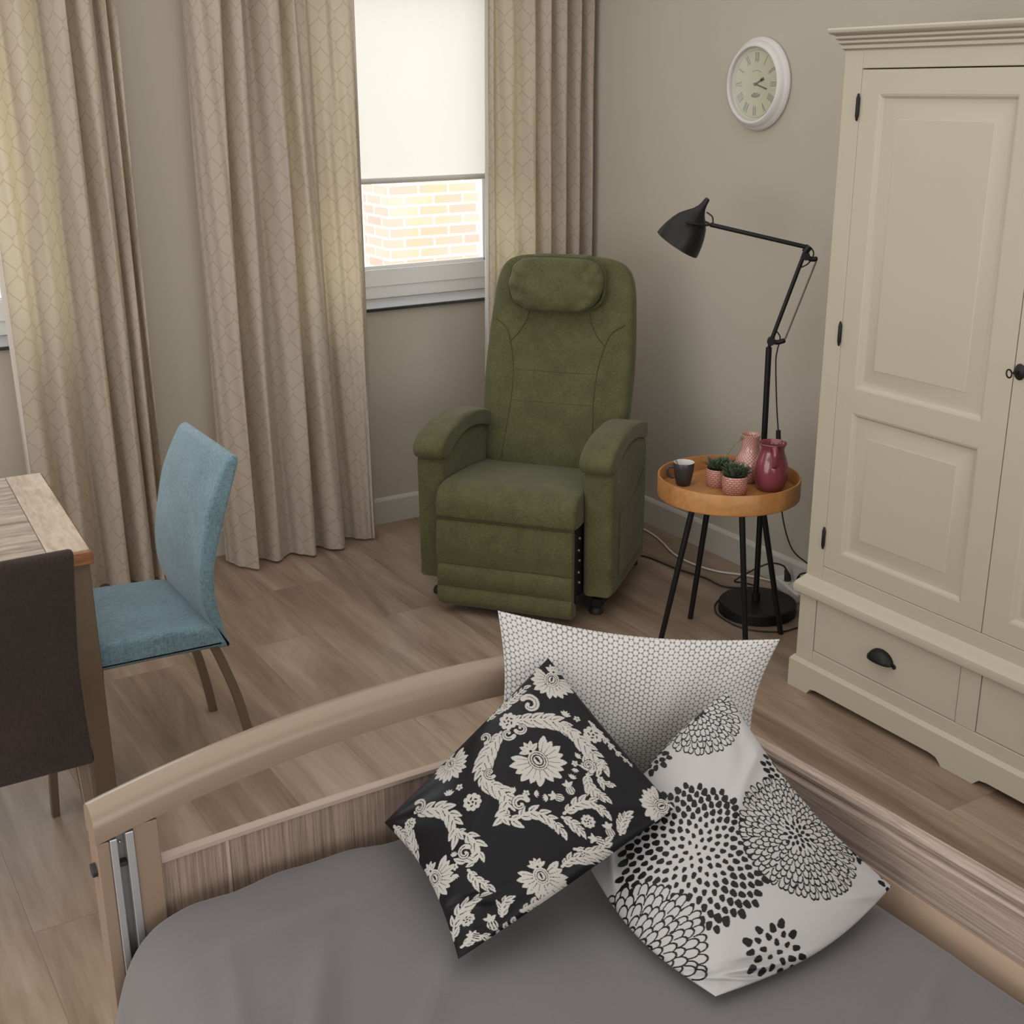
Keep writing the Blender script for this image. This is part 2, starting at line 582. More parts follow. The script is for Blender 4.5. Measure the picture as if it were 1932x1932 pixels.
def tube(bm, pts, rad, seg=10, cap=True):
    """round tube along pts; rad a number or one per point"""
    P = [Vector(p) for p in pts]
    R = rad if isinstance(rad, (list, tuple)) else [rad]*len(P)
    rings = []
    nrm = None
    for i, p in enumerate(P):
        d = (P[min(i+1, len(P)-1)]-P[max(i-1, 0)])
        if d.length < 1e-9:
            d = Vector((0, 0, 1))
        d.normalize()
        if nrm is None:
            a = Vector((0, 0, 1)) if abs(d.z) < 0.9 else Vector((1, 0, 0))
            nrm = d.cross(a).normalized()
        else:
            nrm = (nrm-d*nrm.dot(d))
            if nrm.length < 1e-6:
                nrm = d.orthogonal()
            nrm.normalize()
        bn = d.cross(nrm)
        rings.append([bm.verts.new(p+(nrm*math.cos(2*PI*k/seg)+bn*math.sin(2*PI*k/seg))*R[i]) for k in range(seg)])
    for a, b in zip(rings, rings[1:]):
        for k in range(seg):
            bm.faces.new((a[k], a[(k+1) % seg], b[(k+1) % seg], b[k]))
    if cap:
        bm.faces.new(rings[0])
        bm.faces.new(rings[-1][::-1])
    return bm


def loft(bm, rings, cap=True, closed=True):
    R = [[bm.verts.new(p) for p in ring] for ring in rings]
    n = len(R[0])
    for a, b in zip(R, R[1:]):
        for k in range(n if closed else n-1):
            bm.faces.new((a[k], a[(k+1) % n], b[(k+1) % n], b[k]))
    if cap:
        bm.faces.new(R[0][::-1])
        bm.faces.new(R[-1])
    return bm


def lathe(bm, prof, seg=48, c=(0, 0, 0), Mx=None, cap_bottom=True, cap_top=False, uvscale=None):
    """prof: (radius, height) list, about z"""
    rings = []
    c = Vector(c)
    for rr, z in prof:
        ring = []
        for k in range(seg):
            p = Vector((rr*math.cos(2*PI*k/seg), rr*math.sin(2*PI*k/seg), z))
            if Mx is not None:
                p = Mx @ p
            ring.append(bm.verts.new(p+c))
        rings.append(ring)
    uv = bm.loops.layers.uv.verify() if uvscale else None
    s = 0.0
    for i, (a, b) in enumerate(zip(rings, rings[1:])):
        ds = math.hypot(prof[i+1][0]-prof[i][0], prof[i+1][1]-prof[i][1])
        for k in range(seg):
            fc = bm.faces.new((a[k], a[(k+1) % seg], b[(k+1) % seg], b[k]))
            if uv:
                for lp, (uu, vv) in zip(fc.loops, ((k, s), (k+1, s), (k+1, s+ds), (k, s+ds))):
                    lp[uv].uv = (uu/seg*uvscale, vv)
        s += ds
    if cap_bottom:
        bm.faces.new(rings[0][::-1])
    if cap_top:
        bm.faces.new(rings[-1])
    return bm


def prism(bm, poly, axis, a0, a1):
    """extrude a 2-D polygon along axis ('x','y','z') from a0 to a1"""
    def pt(p, a):
        if axis == 'x':
            return (a, p[0], p[1])
        if axis == 'y':
            return (p[0], a, p[1])
        return (p[0], p[1], a)
    A = [bm.verts.new(pt(p, a0)) for p in poly]
    Bv = [bm.verts.new(pt(p, a1)) for p in poly]
    n = len(poly)
    for i in range(n):
        bm.faces.new((A[i], A[(i+1) % n], Bv[(i+1) % n], Bv[i]))
    bm.faces.new(A[::-1])
    bm.faces.new(Bv)
    return bm


def superring(c, ax, ay, hw, hh, p=4.0, n=28):
    """superellipse ring centre c, axes ax, ay"""
    out = []
    for k in range(n):
        t = 2*PI*k/n
        ct, st = math.cos(t), math.sin(t)
        x = math.copysign(abs(ct)**(2/p), ct)*hw
        y = math.copysign(abs(st)**(2/p), st)*hh
        out.append(Vector(c)+Vector(ax)*x+Vector(ay)*y)
    return out


def struct(name, bm, mat, **kw):
    return tag(obj(name, bm, mat, **kw), kind='structure')


# ------------------------------------------------------------------ room shell
XW, YW = 3.278, 4.830          # right wall and window wall planes
XL, YF, ZC = -2.2, -2.2, 2.70
WT = 0.34                      # window wall thickness
ZS, ZT = 0.95, 2.42            # window opening
WIN = [(1.87, 3.07), (-0.23, 0.97)]

struct('floor', B(XL-0.2, XW+0.2, YF-0.2, YW+WT, -0.1, 0.0), 'floor')
struct('ceiling', B(XL-0.2, XW+0.2, YF-0.2, YW+WT, ZC, ZC+0.1), 'ceiling')
bm = bmesh.new()
xs = [XL-0.2, WIN[1][0], WIN[1][1], WIN[0][0], WIN[0][1], XW+0.2]
for i in (0, 2, 4):
    box(bm, xs[i], xs[i+1], YW, YW+WT, 0, ZC)
for i in (1, 3):
    box(bm, xs[i], xs[i+1], YW, YW+WT, 0, ZS)
    box(bm, xs[i], xs[i+1], YW, YW+WT, ZT, ZC)
struct('wall_back', bm, 'wall')
struct('wall_right', B(XW, XW+0.2, YF, YW, 0, ZC), 'wall')
struct('wall_left', B(XL-0.2, XL, YF, YW, 0, ZC), 'wall')
struct('wall_front', B(XL-0.2, XW+0.2, YF-0.2, YF, 0, ZC), 'wall')


def skirting(a0, a1, axis):
    prof = [(0, 0.0), (0.0145, 0.0), (0.0145, 0.104), (0.009, 0.115), (0.0, 0.118)]
    bm = bmesh.new()
    if axis == 'x':
        prism(bm, [(YW-p[0], p[1]) for p in prof], 'x', a0, a1)
    else:
        prism(bm, [(XW-p[0], p[1]) for p in prof], 'y', a0, a1)
    return bm


struct('baseboard_back', skirting(XL, XW, 'x'), 'base')
struct('baseboard_right', skirting(2.70, YW-0.0145, 'y'), 'base')
struct('trim_1', B(XL+0.1, XW-0.005, YW-0.20, YW-0.165, ZC-0.03, ZC), 'pvc')   # curtain track


def window(n, x0, x1):
    yf = YW+0.205
    w = empty('window_%d' % n, (0, 0, 0), kind='structure')
    bm = bmesh.new()
    fw, fd = 0.062, 0.07
    z0 = 0.963
    for (a, b, c, d) in ((x0, x1, z0, z0+0.058), (x0, x1, ZT-fw, ZT), (x0, x0+fw, z0, ZT), (x1-fw, x1, z0, ZT)):
        box(bm, a, b, yf, yf+fd, c, d)
    obj('window_frame', bm, 'pvc', w, bevel=0.003)
    bm = bmesh.new()
    a0, a1, c0, c1 = x0+0.052, x1-0.052, z0+0.055, ZT-0.052
    sw = 0.074
    ys, ye = yf-0.012, yf+0.06
    for (a, b, c, d) in ((a0, a1, c0, c0+sw), (a0, a1, c1-sw, c1), (a0, a0+sw, c0, c1), (a1-sw, a1, c0, c1)):
        box(bm, a, b, ys, ye, c, d)
    g0, g1, h0, h1 = a0+sw, a1-sw, c0+sw, c1-sw
    for (a, b, c, d) in ((g0, g1, h0, h0+0.014), (g0, g1, h1-0.014, h1), (g0, g0+0.014, h0, h1), (g1-0.014, g1, h0, h1)):
        box(bm, a, b, ys+0.014, ys+0.03, c, d)
    obj('sash', bm, 'pvc', w, bevel=0.003)
    obj('pane', B(g0+0.002, g1-0.002, ys+0.034, ys+0.042, h0+0.002, h1-0.002), 'glass', w)
    ws = obj('window_sill', B(x0, x1, YW-0.018, yf+0.02, ZS+0.001, 0.963), 'sill', w)
    obj('sill_edge', B(x0, x1, YW-0.024, YW-0.0181, ZS-0.001, 0.9615), 'stone', ws, bevel=0.001)
    return w


window(1, *WIN[0])
window(2, *WIN[1])

# roller blind of window 1
rb = empty('roller_blind', (2.47, YW+0.12, 1.46), 0, 'white roller blind pulled halfway down over the window behind the green recliner', 'blind')


def roller_blind(root, x0, x1, ztop, zbot):
    bm = bmesh.new()
    n = 12
    top = [bm.verts.new((x0+(x1-x0)*i/n, 0.004*math.sin(i*0.7), ztop)) for i in range(n+1)]
    bot = [bm.verts.new((x0+(x1-x0)*i/n, 0.003*math.sin(i*0.7), zbot)) for i in range(n+1)]
    for i in range(n):
        bm.faces.new((top[i], top[i+1], bot[i+1], bot[i]))
    obj('blind_fabric', bm, 'blind', root, smooth=40)
    obj('bottom_bar', tube(bmesh.new(), [(x0, 0, zbot-0.008), (x1, 0, zbot-0.008)], 0.012, 12), 'whiteplastic', root, smooth=40)
    obj('roller_tube', tube(bmesh.new(), [(x0, 0.0, ztop+0.02), (x1, 0.0, ztop+0.02)], 0.022, 14), 'whiteplastic', root, smooth=40)


roller_blind(rb, -0.56, 0.56, 0.92, 0.02)

# ------------------------------------------------------------------ outdoors
g = obj('outdoor_ground', B(-14, 14, YW+WT, 30, -0.35, -0.25), 'ground')
tag(g, kind='structure')
bld = empty('brick_building', (3.66, 7.5, -0.25), 0, 'red brick building corner with mossy patches seen through the window', 'building')


def brick_box(root, lx, ly, h):
    bm = bmesh.new()
    uv = bm.loops.layers.uv.verify()
    def quad(ps, us):
        fc = bm.faces.new([bm.verts.new(p) for p in ps])
        for lp, q in zip(fc.loops, us):
            lp[uv].uv = q
    quad([(0, 0, 0), (lx, 0, 0), (lx, 0, h), (0, 0, h)], [(0, 0), (lx, 0), (lx, h), (0, h)])
    quad([(0, ly, 0), (0, 0, 0), (0, 0, h), (0, ly, h)], [(-ly, 0), (0, 0), (0, h), (-ly, h)])
    quad([(lx, 0, 0), (lx, ly, 0), (lx, ly, h), (lx, 0, h)], [(0, 0), (ly, 0), (ly, h), (0, h)])
    quad([(lx, ly, 0), (0, ly, 0), (0, ly, h), (lx, ly, h)], [(0, 0), (lx, 0), (lx, h), (0, h)])
    quad([(0, 0, h), (lx, 0, h), (lx, ly, h), (0, ly, h)], [(0, 0), (lx, 0), (lx, ly), (0, ly)])
    bmesh.ops.remove_doubles(bm, verts=bm.verts[:], dist=1e-5)
    obj('brick_wall', bm, 'brick', root)
    obj('parapet', B(-0.04, lx+0.04, -0.04, ly+0.04, h, h+0.12), 'ground', root)


brick_box(bld, 5.0, 0.38, 3.2)

sh = bmesh.new()
rs = random.Random(3)
for k in range(900):
    th, ph = rs.uniform(0, 2*PI), math.acos(rs.uniform(-0.2, 1))
    rr = rs.uniform(0.75, 1.0)
    c = Vector((0.95*rr*math.sin(ph)*math.cos(th), 0.6*rr*math.sin(ph)*math.sin(th), 0.15+1.25*rr*max(0.0, math.cos(ph))))
    a = Vector((rs.uniform(-1, 1), rs.uniform(-1, 1), rs.uniform(-1, 1))).normalized()
    b = a.orthogonal().normalized()
    s = rs.uniform(0.05, 0.09)
    v = [sh.verts.new(c-a*s), sh.verts.new(c+b*s*0.45), sh.verts.new(c+a*s), sh.verts.new(c-b*s*0.45)]
    sh.faces.new(v)
shrub = empty('garden_shrub', (0.55, 7.3, -0.25), 0, 'green leafy shrub outside the far left window', 'shrub')
obj('foliage', sh, 'leafgreen', shrub)
obj('stem', tube(bmesh.new(), [(0, 0, 0), (0.02, 0, 0.5), (0, 0.03, 1.0)], [0.04, 0.03, 0.015], 8), 'bronze', shrub, smooth=50)


# ------------------------------------------------------------------ curtains
def curtain(name, label, yc, knots_top, knots_bot, zt, zb, lining_sides, hem=None):
    """knots: (x, dy) along the cloth at the top and the bottom; both lists of equal length"""
    root = empty(name, ((knots_bot[0][0]+knots_bot[-1][0])/2, yc, 0), 0, label, 'curtain', 'patterned curtains along the window wall')
    ox = root.location.x
    nz = 44
    sub = 7
    rows = []
    for j in range(nz+1):
        t = j/nz
        tt = t**0.85
        kn = [(a[0]*(1-tt)+b[0]*tt, a[1]*(1-tt)+b[1]*tt, 0) for a, b in zip(knots_top, knots_bot)]
        cv = catmull(kn, sub)
        z = zt+(zb-zt)*t
        row = []
        for i, p in enumerate(cv):
            wob = 0.004*math.sin(3.1*z+0.37*i)+0.003*math.sin(7.3*z+0.9*i)
            zz = z
            if j == nz and hem:
                zz += hem(i/(len(cv)-1))
            row.append(Vector((p.x-ox+wob*0.5, p.y+wob, zz)))
        rows.append(row)

    def sheet(rows, nm, mat):
        bm = bmesh.new()
        uv = bm.loops.layers.uv.verify()
        n = len(rows[0])
        arc = [0]
        mid = rows[nz//2]
        for a, b in zip(mid, mid[1:]):
            arc.append(arc[-1]+(b-a).length)
        V = [[bm.verts.new(p) for p in row] for row in rows]
        for j in range(nz):
            for i in range(n-1):
                fc = bm.faces.new((V[j][i], V[j+1][i], V[j+1][i+1], V[j][i+1]))
                for lp, (a, b) in zip(fc.loops, ((i, j), (i, j+1), (i+1, j+1), (i+1, j))):
                    lp[uv].uv = (arc[a], rows[b][0].z)
        o = obj(nm, bm, mat, root, smooth=80)
        return o
    sheet(rows, 'curtain_fabric', 'curtain')
    # narrow lining turn-ups along the free edges, towards the window
    for side in lining_sides:
        lr = []
        for row in rows:
            seg = row[0:9] if side < 0 else row[-9:]
            off = Vector((-0.004, -0.001, 0)) if side < 0 else Vector((0.001, -0.004, 0))
            lr.append([p+off for p in seg])
        bm = bmesh.new()
        V = [[bm.verts.new(p) for p in row] for row in lr]
        for a, b in zip(V, V[1:]):
            for i in range(len(a)-1):
                bm.faces.new((a[i], b[i], b[i+1], a[i+1]))
        obj('lining' if side < 0 else 'side_hem', bm, 'lining' if side < 0 else 'hem', root, smooth=60)
    return root


YC = YW-0.155
# left curtain (right half of window 2): two broad waves, then tight folds
k1t = [(0.775, 0.02), (0.78, -0.005), (0.835, -0.025), (0.885, 0.02), (0.93, -0.025), (0.985, 0.01), (1.02, 0.045), (1.055, -0.03), (1.085, -0.055), (1.10, 0.01),
       (1.10, 0.05), (1.13, 0.0), (1.16, -0.045), (1.185, -0.01), (1.185, 0.05), (1.205, 0.01), (1.225, -0.04), (1.235, 0.02), (1.228, 0.06), (1.245, 0.01), (1.262, -0.03), (1.272, 0.04)]
k1b = [(0.785, 0.02), (0.79, -0.015), (0.845, -0.035), (0.89, 0.025), (0.935, -0.045), (0.985, 0.02), (1.02, 0.05), (1.05, -0.035), (1.085, -0.06), (1.105, 0.01),
       (1.10, 0.06), (1.135, 0.0), (1.165, -0.055), (1.195, -0.01), (1.19, 0.06), (1.205, 0.01), (1.222, -0.055), (1.24, 0.01), (1.235, 0.06), (1.25, 0.01), (1.258, -0.04), (1.27, 0.04)]
curtain('curtain', 'leftmost beige curtain with fine trellis pattern, hanging beside the far left window', YC, k1t, k1b, ZC-0.03, 0.012, (-1,))
# middle curtain (left half of window 1)
k2t = [(1.525, 0.06), (1.525, -0.01), (1.545, -0.05), (1.585, -0.02), (1.622, -0.065), (1.652, -0.03), (1.645, 0.07), (1.672, -0.01), (1.70, -0.055), (1.735, 0.045),
       (1.76, 0.05), (1.79, -0.055), (1.825, -0.07), (1.855, -0.01), (1.846, 0.07), (1.868, 0.0), (1.888, -0.055), (1.915, 0.025), (1.945, -0.02), (1.985, 0.012), (2.03, -0.025), (2.08, 0.008), (2.12, -0.03), (2.155, -0.025), (2.172, 0.01)]
k2b = [(1.505, 0.04), (1.515, 0.0), (1.54, -0.06), (1.585, -0.125), (1.590, -0.06), (1.585, 0.0), (1.60, 0.05), (1.64, -0.01), (1.68, -0.085), (1.72, -0.05),
       (1.76, -0.02), (1.80, -0.06), (1.845, -0.095), (1.865, 0.0), (1.86, 0.06), (1.89, 0.0), (1.93, -0.07), (1.985, -0.075), (2.00, 0.0), (2.02, 0.055), (2.05, 0.02), (2.08, -0.01), (2.11, -0.035), (2.13, -0.035), (2.145, -0.03)]
curtain('curtain', 'middle beige trellis curtain behind the blue chair, left of the roller blind', YC, k2t, k2b, ZC-0.03, 0.012, (1,))
# right curtain (right half of window 1)
k3t = [(2.768, 0.035), (2.762, 0.005), (2.768, -0.02), (2.80, 0.005), (2.85, -0.02), (2.90, 0.008), (2.945, -0.03), (2.975, 0.0), (2.968, 0.055), (2.995, 0.0), (3.022, -0.045), (3.045, 0.0), (3.037, 0.06),
       (3.065, 0.0), (3.095, -0.05), (3.125, 0.0), (3.122, 0.06), (3.145, 0.0), (3.168, -0.05), (3.195, 0.0), (3.19, 0.06), (3.215, 0.0), (3.24, -0.045), (3.258, 0.0), (3.262, 0.05)]
k3b = [(2.738, 0.045), (2.735, 0.01), (2.745, -0.03), (2.79, 0.01), (2.84, -0.04), (2.89, 0.01), (2.94, -0.045), (2.975, 0.0), (2.965, 0.06), (2.995, 0.0), (3.022, -0.055), (3.045, 0.0), (3.037, 0.065),
       (3.065, 0.0), (3.095, -0.06), (3.125, 0.0), (3.122, 0.065), (3.145, 0.0), (3.168, -0.06), (3.195, 0.0), (3.19, 0.065), (3.215, 0.0), (3.24, -0.05), (3.256, 0.0), (3.26, 0.05)]
curtain('curtain', 'right beige trellis curtain in the corner behind the green recliner', YC-0.01, k3t, k3b, ZC-0.03, 0.012, (-1,))


# ------------------------------------------------------------------ wardrobe
def wardrobe():
    X, Xb = 2.72, XW-0.012
    yl, yr = 2.668, 1.341
    ym = (yl+yr)/2
    t = empty('wardrobe', ((X+Xb)/2, ym, 0), 0, 'tall cream panelled wardrobe with two drawers below, standing right of the floor lamp', 'wardrobe')
    ox, oy = t.location.x, t.location.y
    Lc = Matrix.Translation((-ox, -oy, 0))

    def bb(bm, *a):
        return box(bm, *a, Lc)
    # carcass: sides, back, frieze, stiles and the rails between drawers
    bm = bmesh.new()
    bb(bm, X, Xb, yl-0.067, yl, 0.06, 1.945)
    bb(bm, X, Xb, yr, yr+0.067, 0.06, 1.945)
    bb(bm, X, X+0.03, yr+0.067, yl-0.067, 1.889, 1.945)
    bb(bm, X, X+0.03, yr+0.067, yl-0.067, 0.32, 0.429)
    bb(bm, X, X+0.03, yr+0.067, yl-0.067, 0.06, 0.1465)
    bb(bm, 2.70, X+0.03, 1.972, 2.040, 0.1465, 0.326)
    bb(bm, 2.70, X, yl-0.070, yl, 0.09, 0.326)
    bb(bm, 2.70, X, yr, yr+0.070, 0.09, 0.326)
    bb(bm, 2.70, X, yr+0.07, yl-0.07, 0.09, 0.1465)
    bb(bm, 2.70, X, yr+0.07, yl-0.07, 0.3235, 0.33)
    bb(bm, X+0.026, Xb, yr+0.067, yl-0.067, 0.06, 0.08)
    bb(bm, X+0.026, Xb, yr+0.067, yl-0.067, 1.93, 1.945)
    bb(bm, Xb-0.015, Xb, yr+0.067, yl-0.067, 0.08, 1.93)
    obj('carcass', bm, 'cream', t, bevel=0.0025)

    # cornice: stepped moulding swept round three sides
    prof = [(0.0, 1.935), (0.008, 1.939), (0.016, 1.941), (0.018, 1.949), (0.013, 1.951), (0.024, 1.953), (0.030, 1.956), (0.030, 1.961), (0.025, 1.963),
            (0.036, 1.965), (0.043, 1.968), (0.043, 1.973), (0.038, 1.975), (0.050, 1.977), (0.062, 1.980), (0.068, 1.985), (0.070, 1.990), (0.066, 1.9945), (0.0, 1.995)]
    bm = bmesh.new()
    rows = []
    for off, z in prof:
        off *= 0.54
        rows.append([Vector(p)-Vector((ox, oy, 0)) for p in ((Xb, yl+off, z), (X-off, yl+off, z), (X-off, yr-off, z), (Xb, yr-off, z))])
    loft(bm, rows, cap=True, closed=True)
    obj('cornice', bm, 'cream', t, smooth=35)

    # waist moulding
    prof = [(0.0, 0.322), (0.036, 0.322), (0.045, 0.327), (0.0475, 0.340), (0.045, 0.353), (0.036, 0.360), (0.022, 0.366), (0.006, 0.374), (0.0, 0.378)]
    bm = bmesh.new()
    rows = [[Vector(p)-Vector((ox, oy, 0.0-0.006)) for p in ((Xb, yl+o_*0.26, z), (X-o_*0.86, yl+o_*0.26, z), (X-o_*0.86, yr-o_*0.26, z), (Xb, yr-o_*0.26, z))] for o_, z in prof]
    loft(bm, rows, cap=True, closed=True)
    obj('waist_moulding', bm, 'cream', t, smooth=35)

    # plinth with shallow cut-outs between the feet
    yo, yi = yl+0.016, yr-0.016
    zc = 0.024
    poly = [(yo, 0.0), (yo, 0.089)]
    poly += [(yi, 0.089), (yi, 0.0), (yi+0.085, 0.0), (yi+0.10, zc-0.004), (yi+0.125, zc)]
    poly += [(ym-0.10, zc), (ym-0.075, zc-0.004), (ym-0.055, 0.0), (ym+0.055, 0.0), (ym+0.075, zc-0.004), (ym+0.10, zc)]
    poly += [(yo-0.125, zc), (yo-0.10, zc-0.004), (yo-0.085, 0.0)]
    bm = bmesh.new()
    prism(bm, [(a-oy, b) for a, b in poly], 'x', 2.688-ox, 2.712-ox)
    bb(bm, 2.712, Xb, yl-0.006, yo, 0.0, 0.089)
    bb(bm, 2.712, Xb, yi, yr+0.006, 0.0, 0.089)
    # sloping top moulding of the plinth
    rows = []
    for o_, z in ((0.016+0.016, 0.089), (0.016+0.016, 0.093), (0.02, 0.104), (0.008, 0.110), (0.0, 0.112)):
        rows.append([Vector(p)-Vector((ox, oy, 0)) for p in ((Xb, yl+o_*0.5, z), (X-o_, yl+o_*0.5, z), (X-o_, yr-o_*0.5, z), (Xb, yr-o_*0.5, z))])
    loft(bm, rows, cap=True, closed=True)
    obj('plinth', bm, 'cream', t, smooth=30)

    def raised(bm, y0, y1, z0, z1, xs):
        """raised-and-fielded panel in an opening y0..y1, z0..z1"""
        rings = []
        for ins, dx in ((0.0, 0.0), (0.006, 0.002), (0.013, 0.0095), (0.02, 0.0115), (0.027, 0.011), (0.064, 0.0035), (0.067, 0.0015), (0.070, 0.0015)):
            x = xs+dx
            rings.append([Vector(p)-Vector((ox, oy, 0)) for p in ((x, y0+ins, z0+ins), (x, y1-ins, z0+ins), (x, y1-ins, z1-ins), (x, y0+ins, z1-ins))])
        loft(bm, rings, cap=False)
        bm.faces.ensure_lookup_table()
        vs = [bm.verts.new(p) for p in rings[-1]]
        bm.faces.new(vs)
        return bm

    for side in (1, -1):
        def Y(v):              # mirror for the right door
            return v if side > 0 else 2*ym-v
        d = empty('door', (0, 0, 0))
        d.parent = t
        y0, y1 = sorted((Y(2.006), Y(2.5995)))
        z0, z1 = 0.431, 1.886
        py0, py1 = sorted((Y(2.083), Y(2.534)))
        zz = ((0.490, 0.935), (1.006, 1.824))
        bm = bmesh.new()
        xa, xb = X+0.001, X+0.024
        bb(bm, xa, xb, y0, py0, z0, z1)
        bb(bm, xa, xb, py1, y1, z0, z1)
        bb(bm, xa, xb, py0, py1, z0, zz[0][0])
        bb(bm, xa, xb, py0, py1, zz[0][1], zz[1][0])
        bb(bm, xa, xb, py0, py1, zz[1][1], z1)
        obj('door_frame', bm, 'cream', d)
        for za, zb in zz:
            obj('panel', raised(bmesh.new(), py0, py1, za, zb, xa), 'cream', d, smooth=25)
        for zh in (1.788, 1.158, 0.5225):
            yh = Y(2.6035)
            bm = bmesh.new()
            lathe(bm, [(0.0006, -0.037), (0.003, -0.034), (0.0042, -0.028), (0.0055, -0.024), (0.0055, 0.024), (0.0042, 0.028), (0.003, 0.034), (0.0006, 0.037)], 12,
                  (X-0.004-ox, yh-oy, zh), cap_top=True)
            obj('hinge', bm, 'blackmetal', d, smooth=50)
        if side < 0:
            kd = d
    # escutcheon and key on the right-hand door
    bm = bmesh.new()
    kx, ky, kz = X-0.001, 1.985, 1.158
    Ry = Matrix.Rotation(-PI/2, 4, 'Y')
    lathe(bm, [(0.016, 0.0), (0.017, 0.002), (0.012, 0.006), (0.004, 0.008)], 20, (kx-ox, ky-oy, kz), Mx=Matrix.Diagonal((1, 1, 1.9, 1)) @ Ry if False else Ry, cap_top=True)
    for v in bm.verts:
        v.co.z = kz+(v.co.z-kz)*1.25
    obj('key_plate', bm, 'blackmetal', kd, smooth=50)
    bm = bmesh.new()
    tube(bm, [(kx-0.004-ox, ky-oy, kz), (kx-0.030-ox, ky+0.002-oy, kz)], 0.003, 8)
    ring = [(kx-0.040-ox+0.010*math.cos(a), ky+0.002-oy+0.003*math.sin(a), kz+0.010*math.sin(a)) for a in [2*PI*k/16 for k in range(17)]]
    tube(bm, ring, 0.0022, 6, cap=False)
    obj('key', bm, 'blackmetal', kd, smooth=50)

    # drawers
    for side in (1, -1):
        def Y(v):
            return v if side > 0 else 2*ym-v
        dr = empty('drawer', (0, 0, 0))
        dr.parent = t
        y0, y1 = (2.0405, 2.5975) if side > 0 else (1.4115, 1.9715)
        obj('drawer_front', bb(bmesh.new(), 2.7025, X+0.022, y0+0.0015, y1-0.0015, 0.148, 0.3215), 'cream', dr, bevel=0.002)
        yc, zc2 = (2.320 if side > 0 else 1.69), 0.236
        bm = bmesh.new()
        n1, n2 = 18, 9
        grid = []
        for i in range(n1+1):
            a = PI*i/n1
            row = []
            for j in range(n2+1):
                b = (PI/2)*j/n2
                yy = 0.047*math.cos(a)
                hh = 0.036*math.sin(a)
                row.append(Vector((2.7015-0.029*math.sin(a)**0.6*math.sin(b)-ox, yc+yy-oy, zc2-0.012+hh*math.cos(b)*1.05)))
            grid.append(row)
        V = [[bm.verts.new(p) for p in row] for row in grid]
        for i in range(n1):
            for j in range(n2):
                bm.faces.new((V[i][j], V[i+1][j], V[i+1][j+1], V[i][j+1]))
        bmesh.ops.remove_doubles(bm, verts=bm.verts[:], dist=1e-5)
        h = obj('cup_handle', bm, 'blackmetal', dr, smooth=60)
        md = h.modifiers.new('solid', 'SOLIDIFY')
        md.thickness = 0.003
        for sgn in (-1, 1):
            bm = bmesh.new()
            lathe(bm, [(0.008, 0.0), (0.008, 0.003), (0.003, 0.005)], 10, (2.7035-ox, yc+sgn*0.048-oy, zc2-0.013), Mx=Ry, cap_top=True)
            obj('handle_lug', bm, 'blackmetal', h, smooth=50)
    return t


wardrobe()


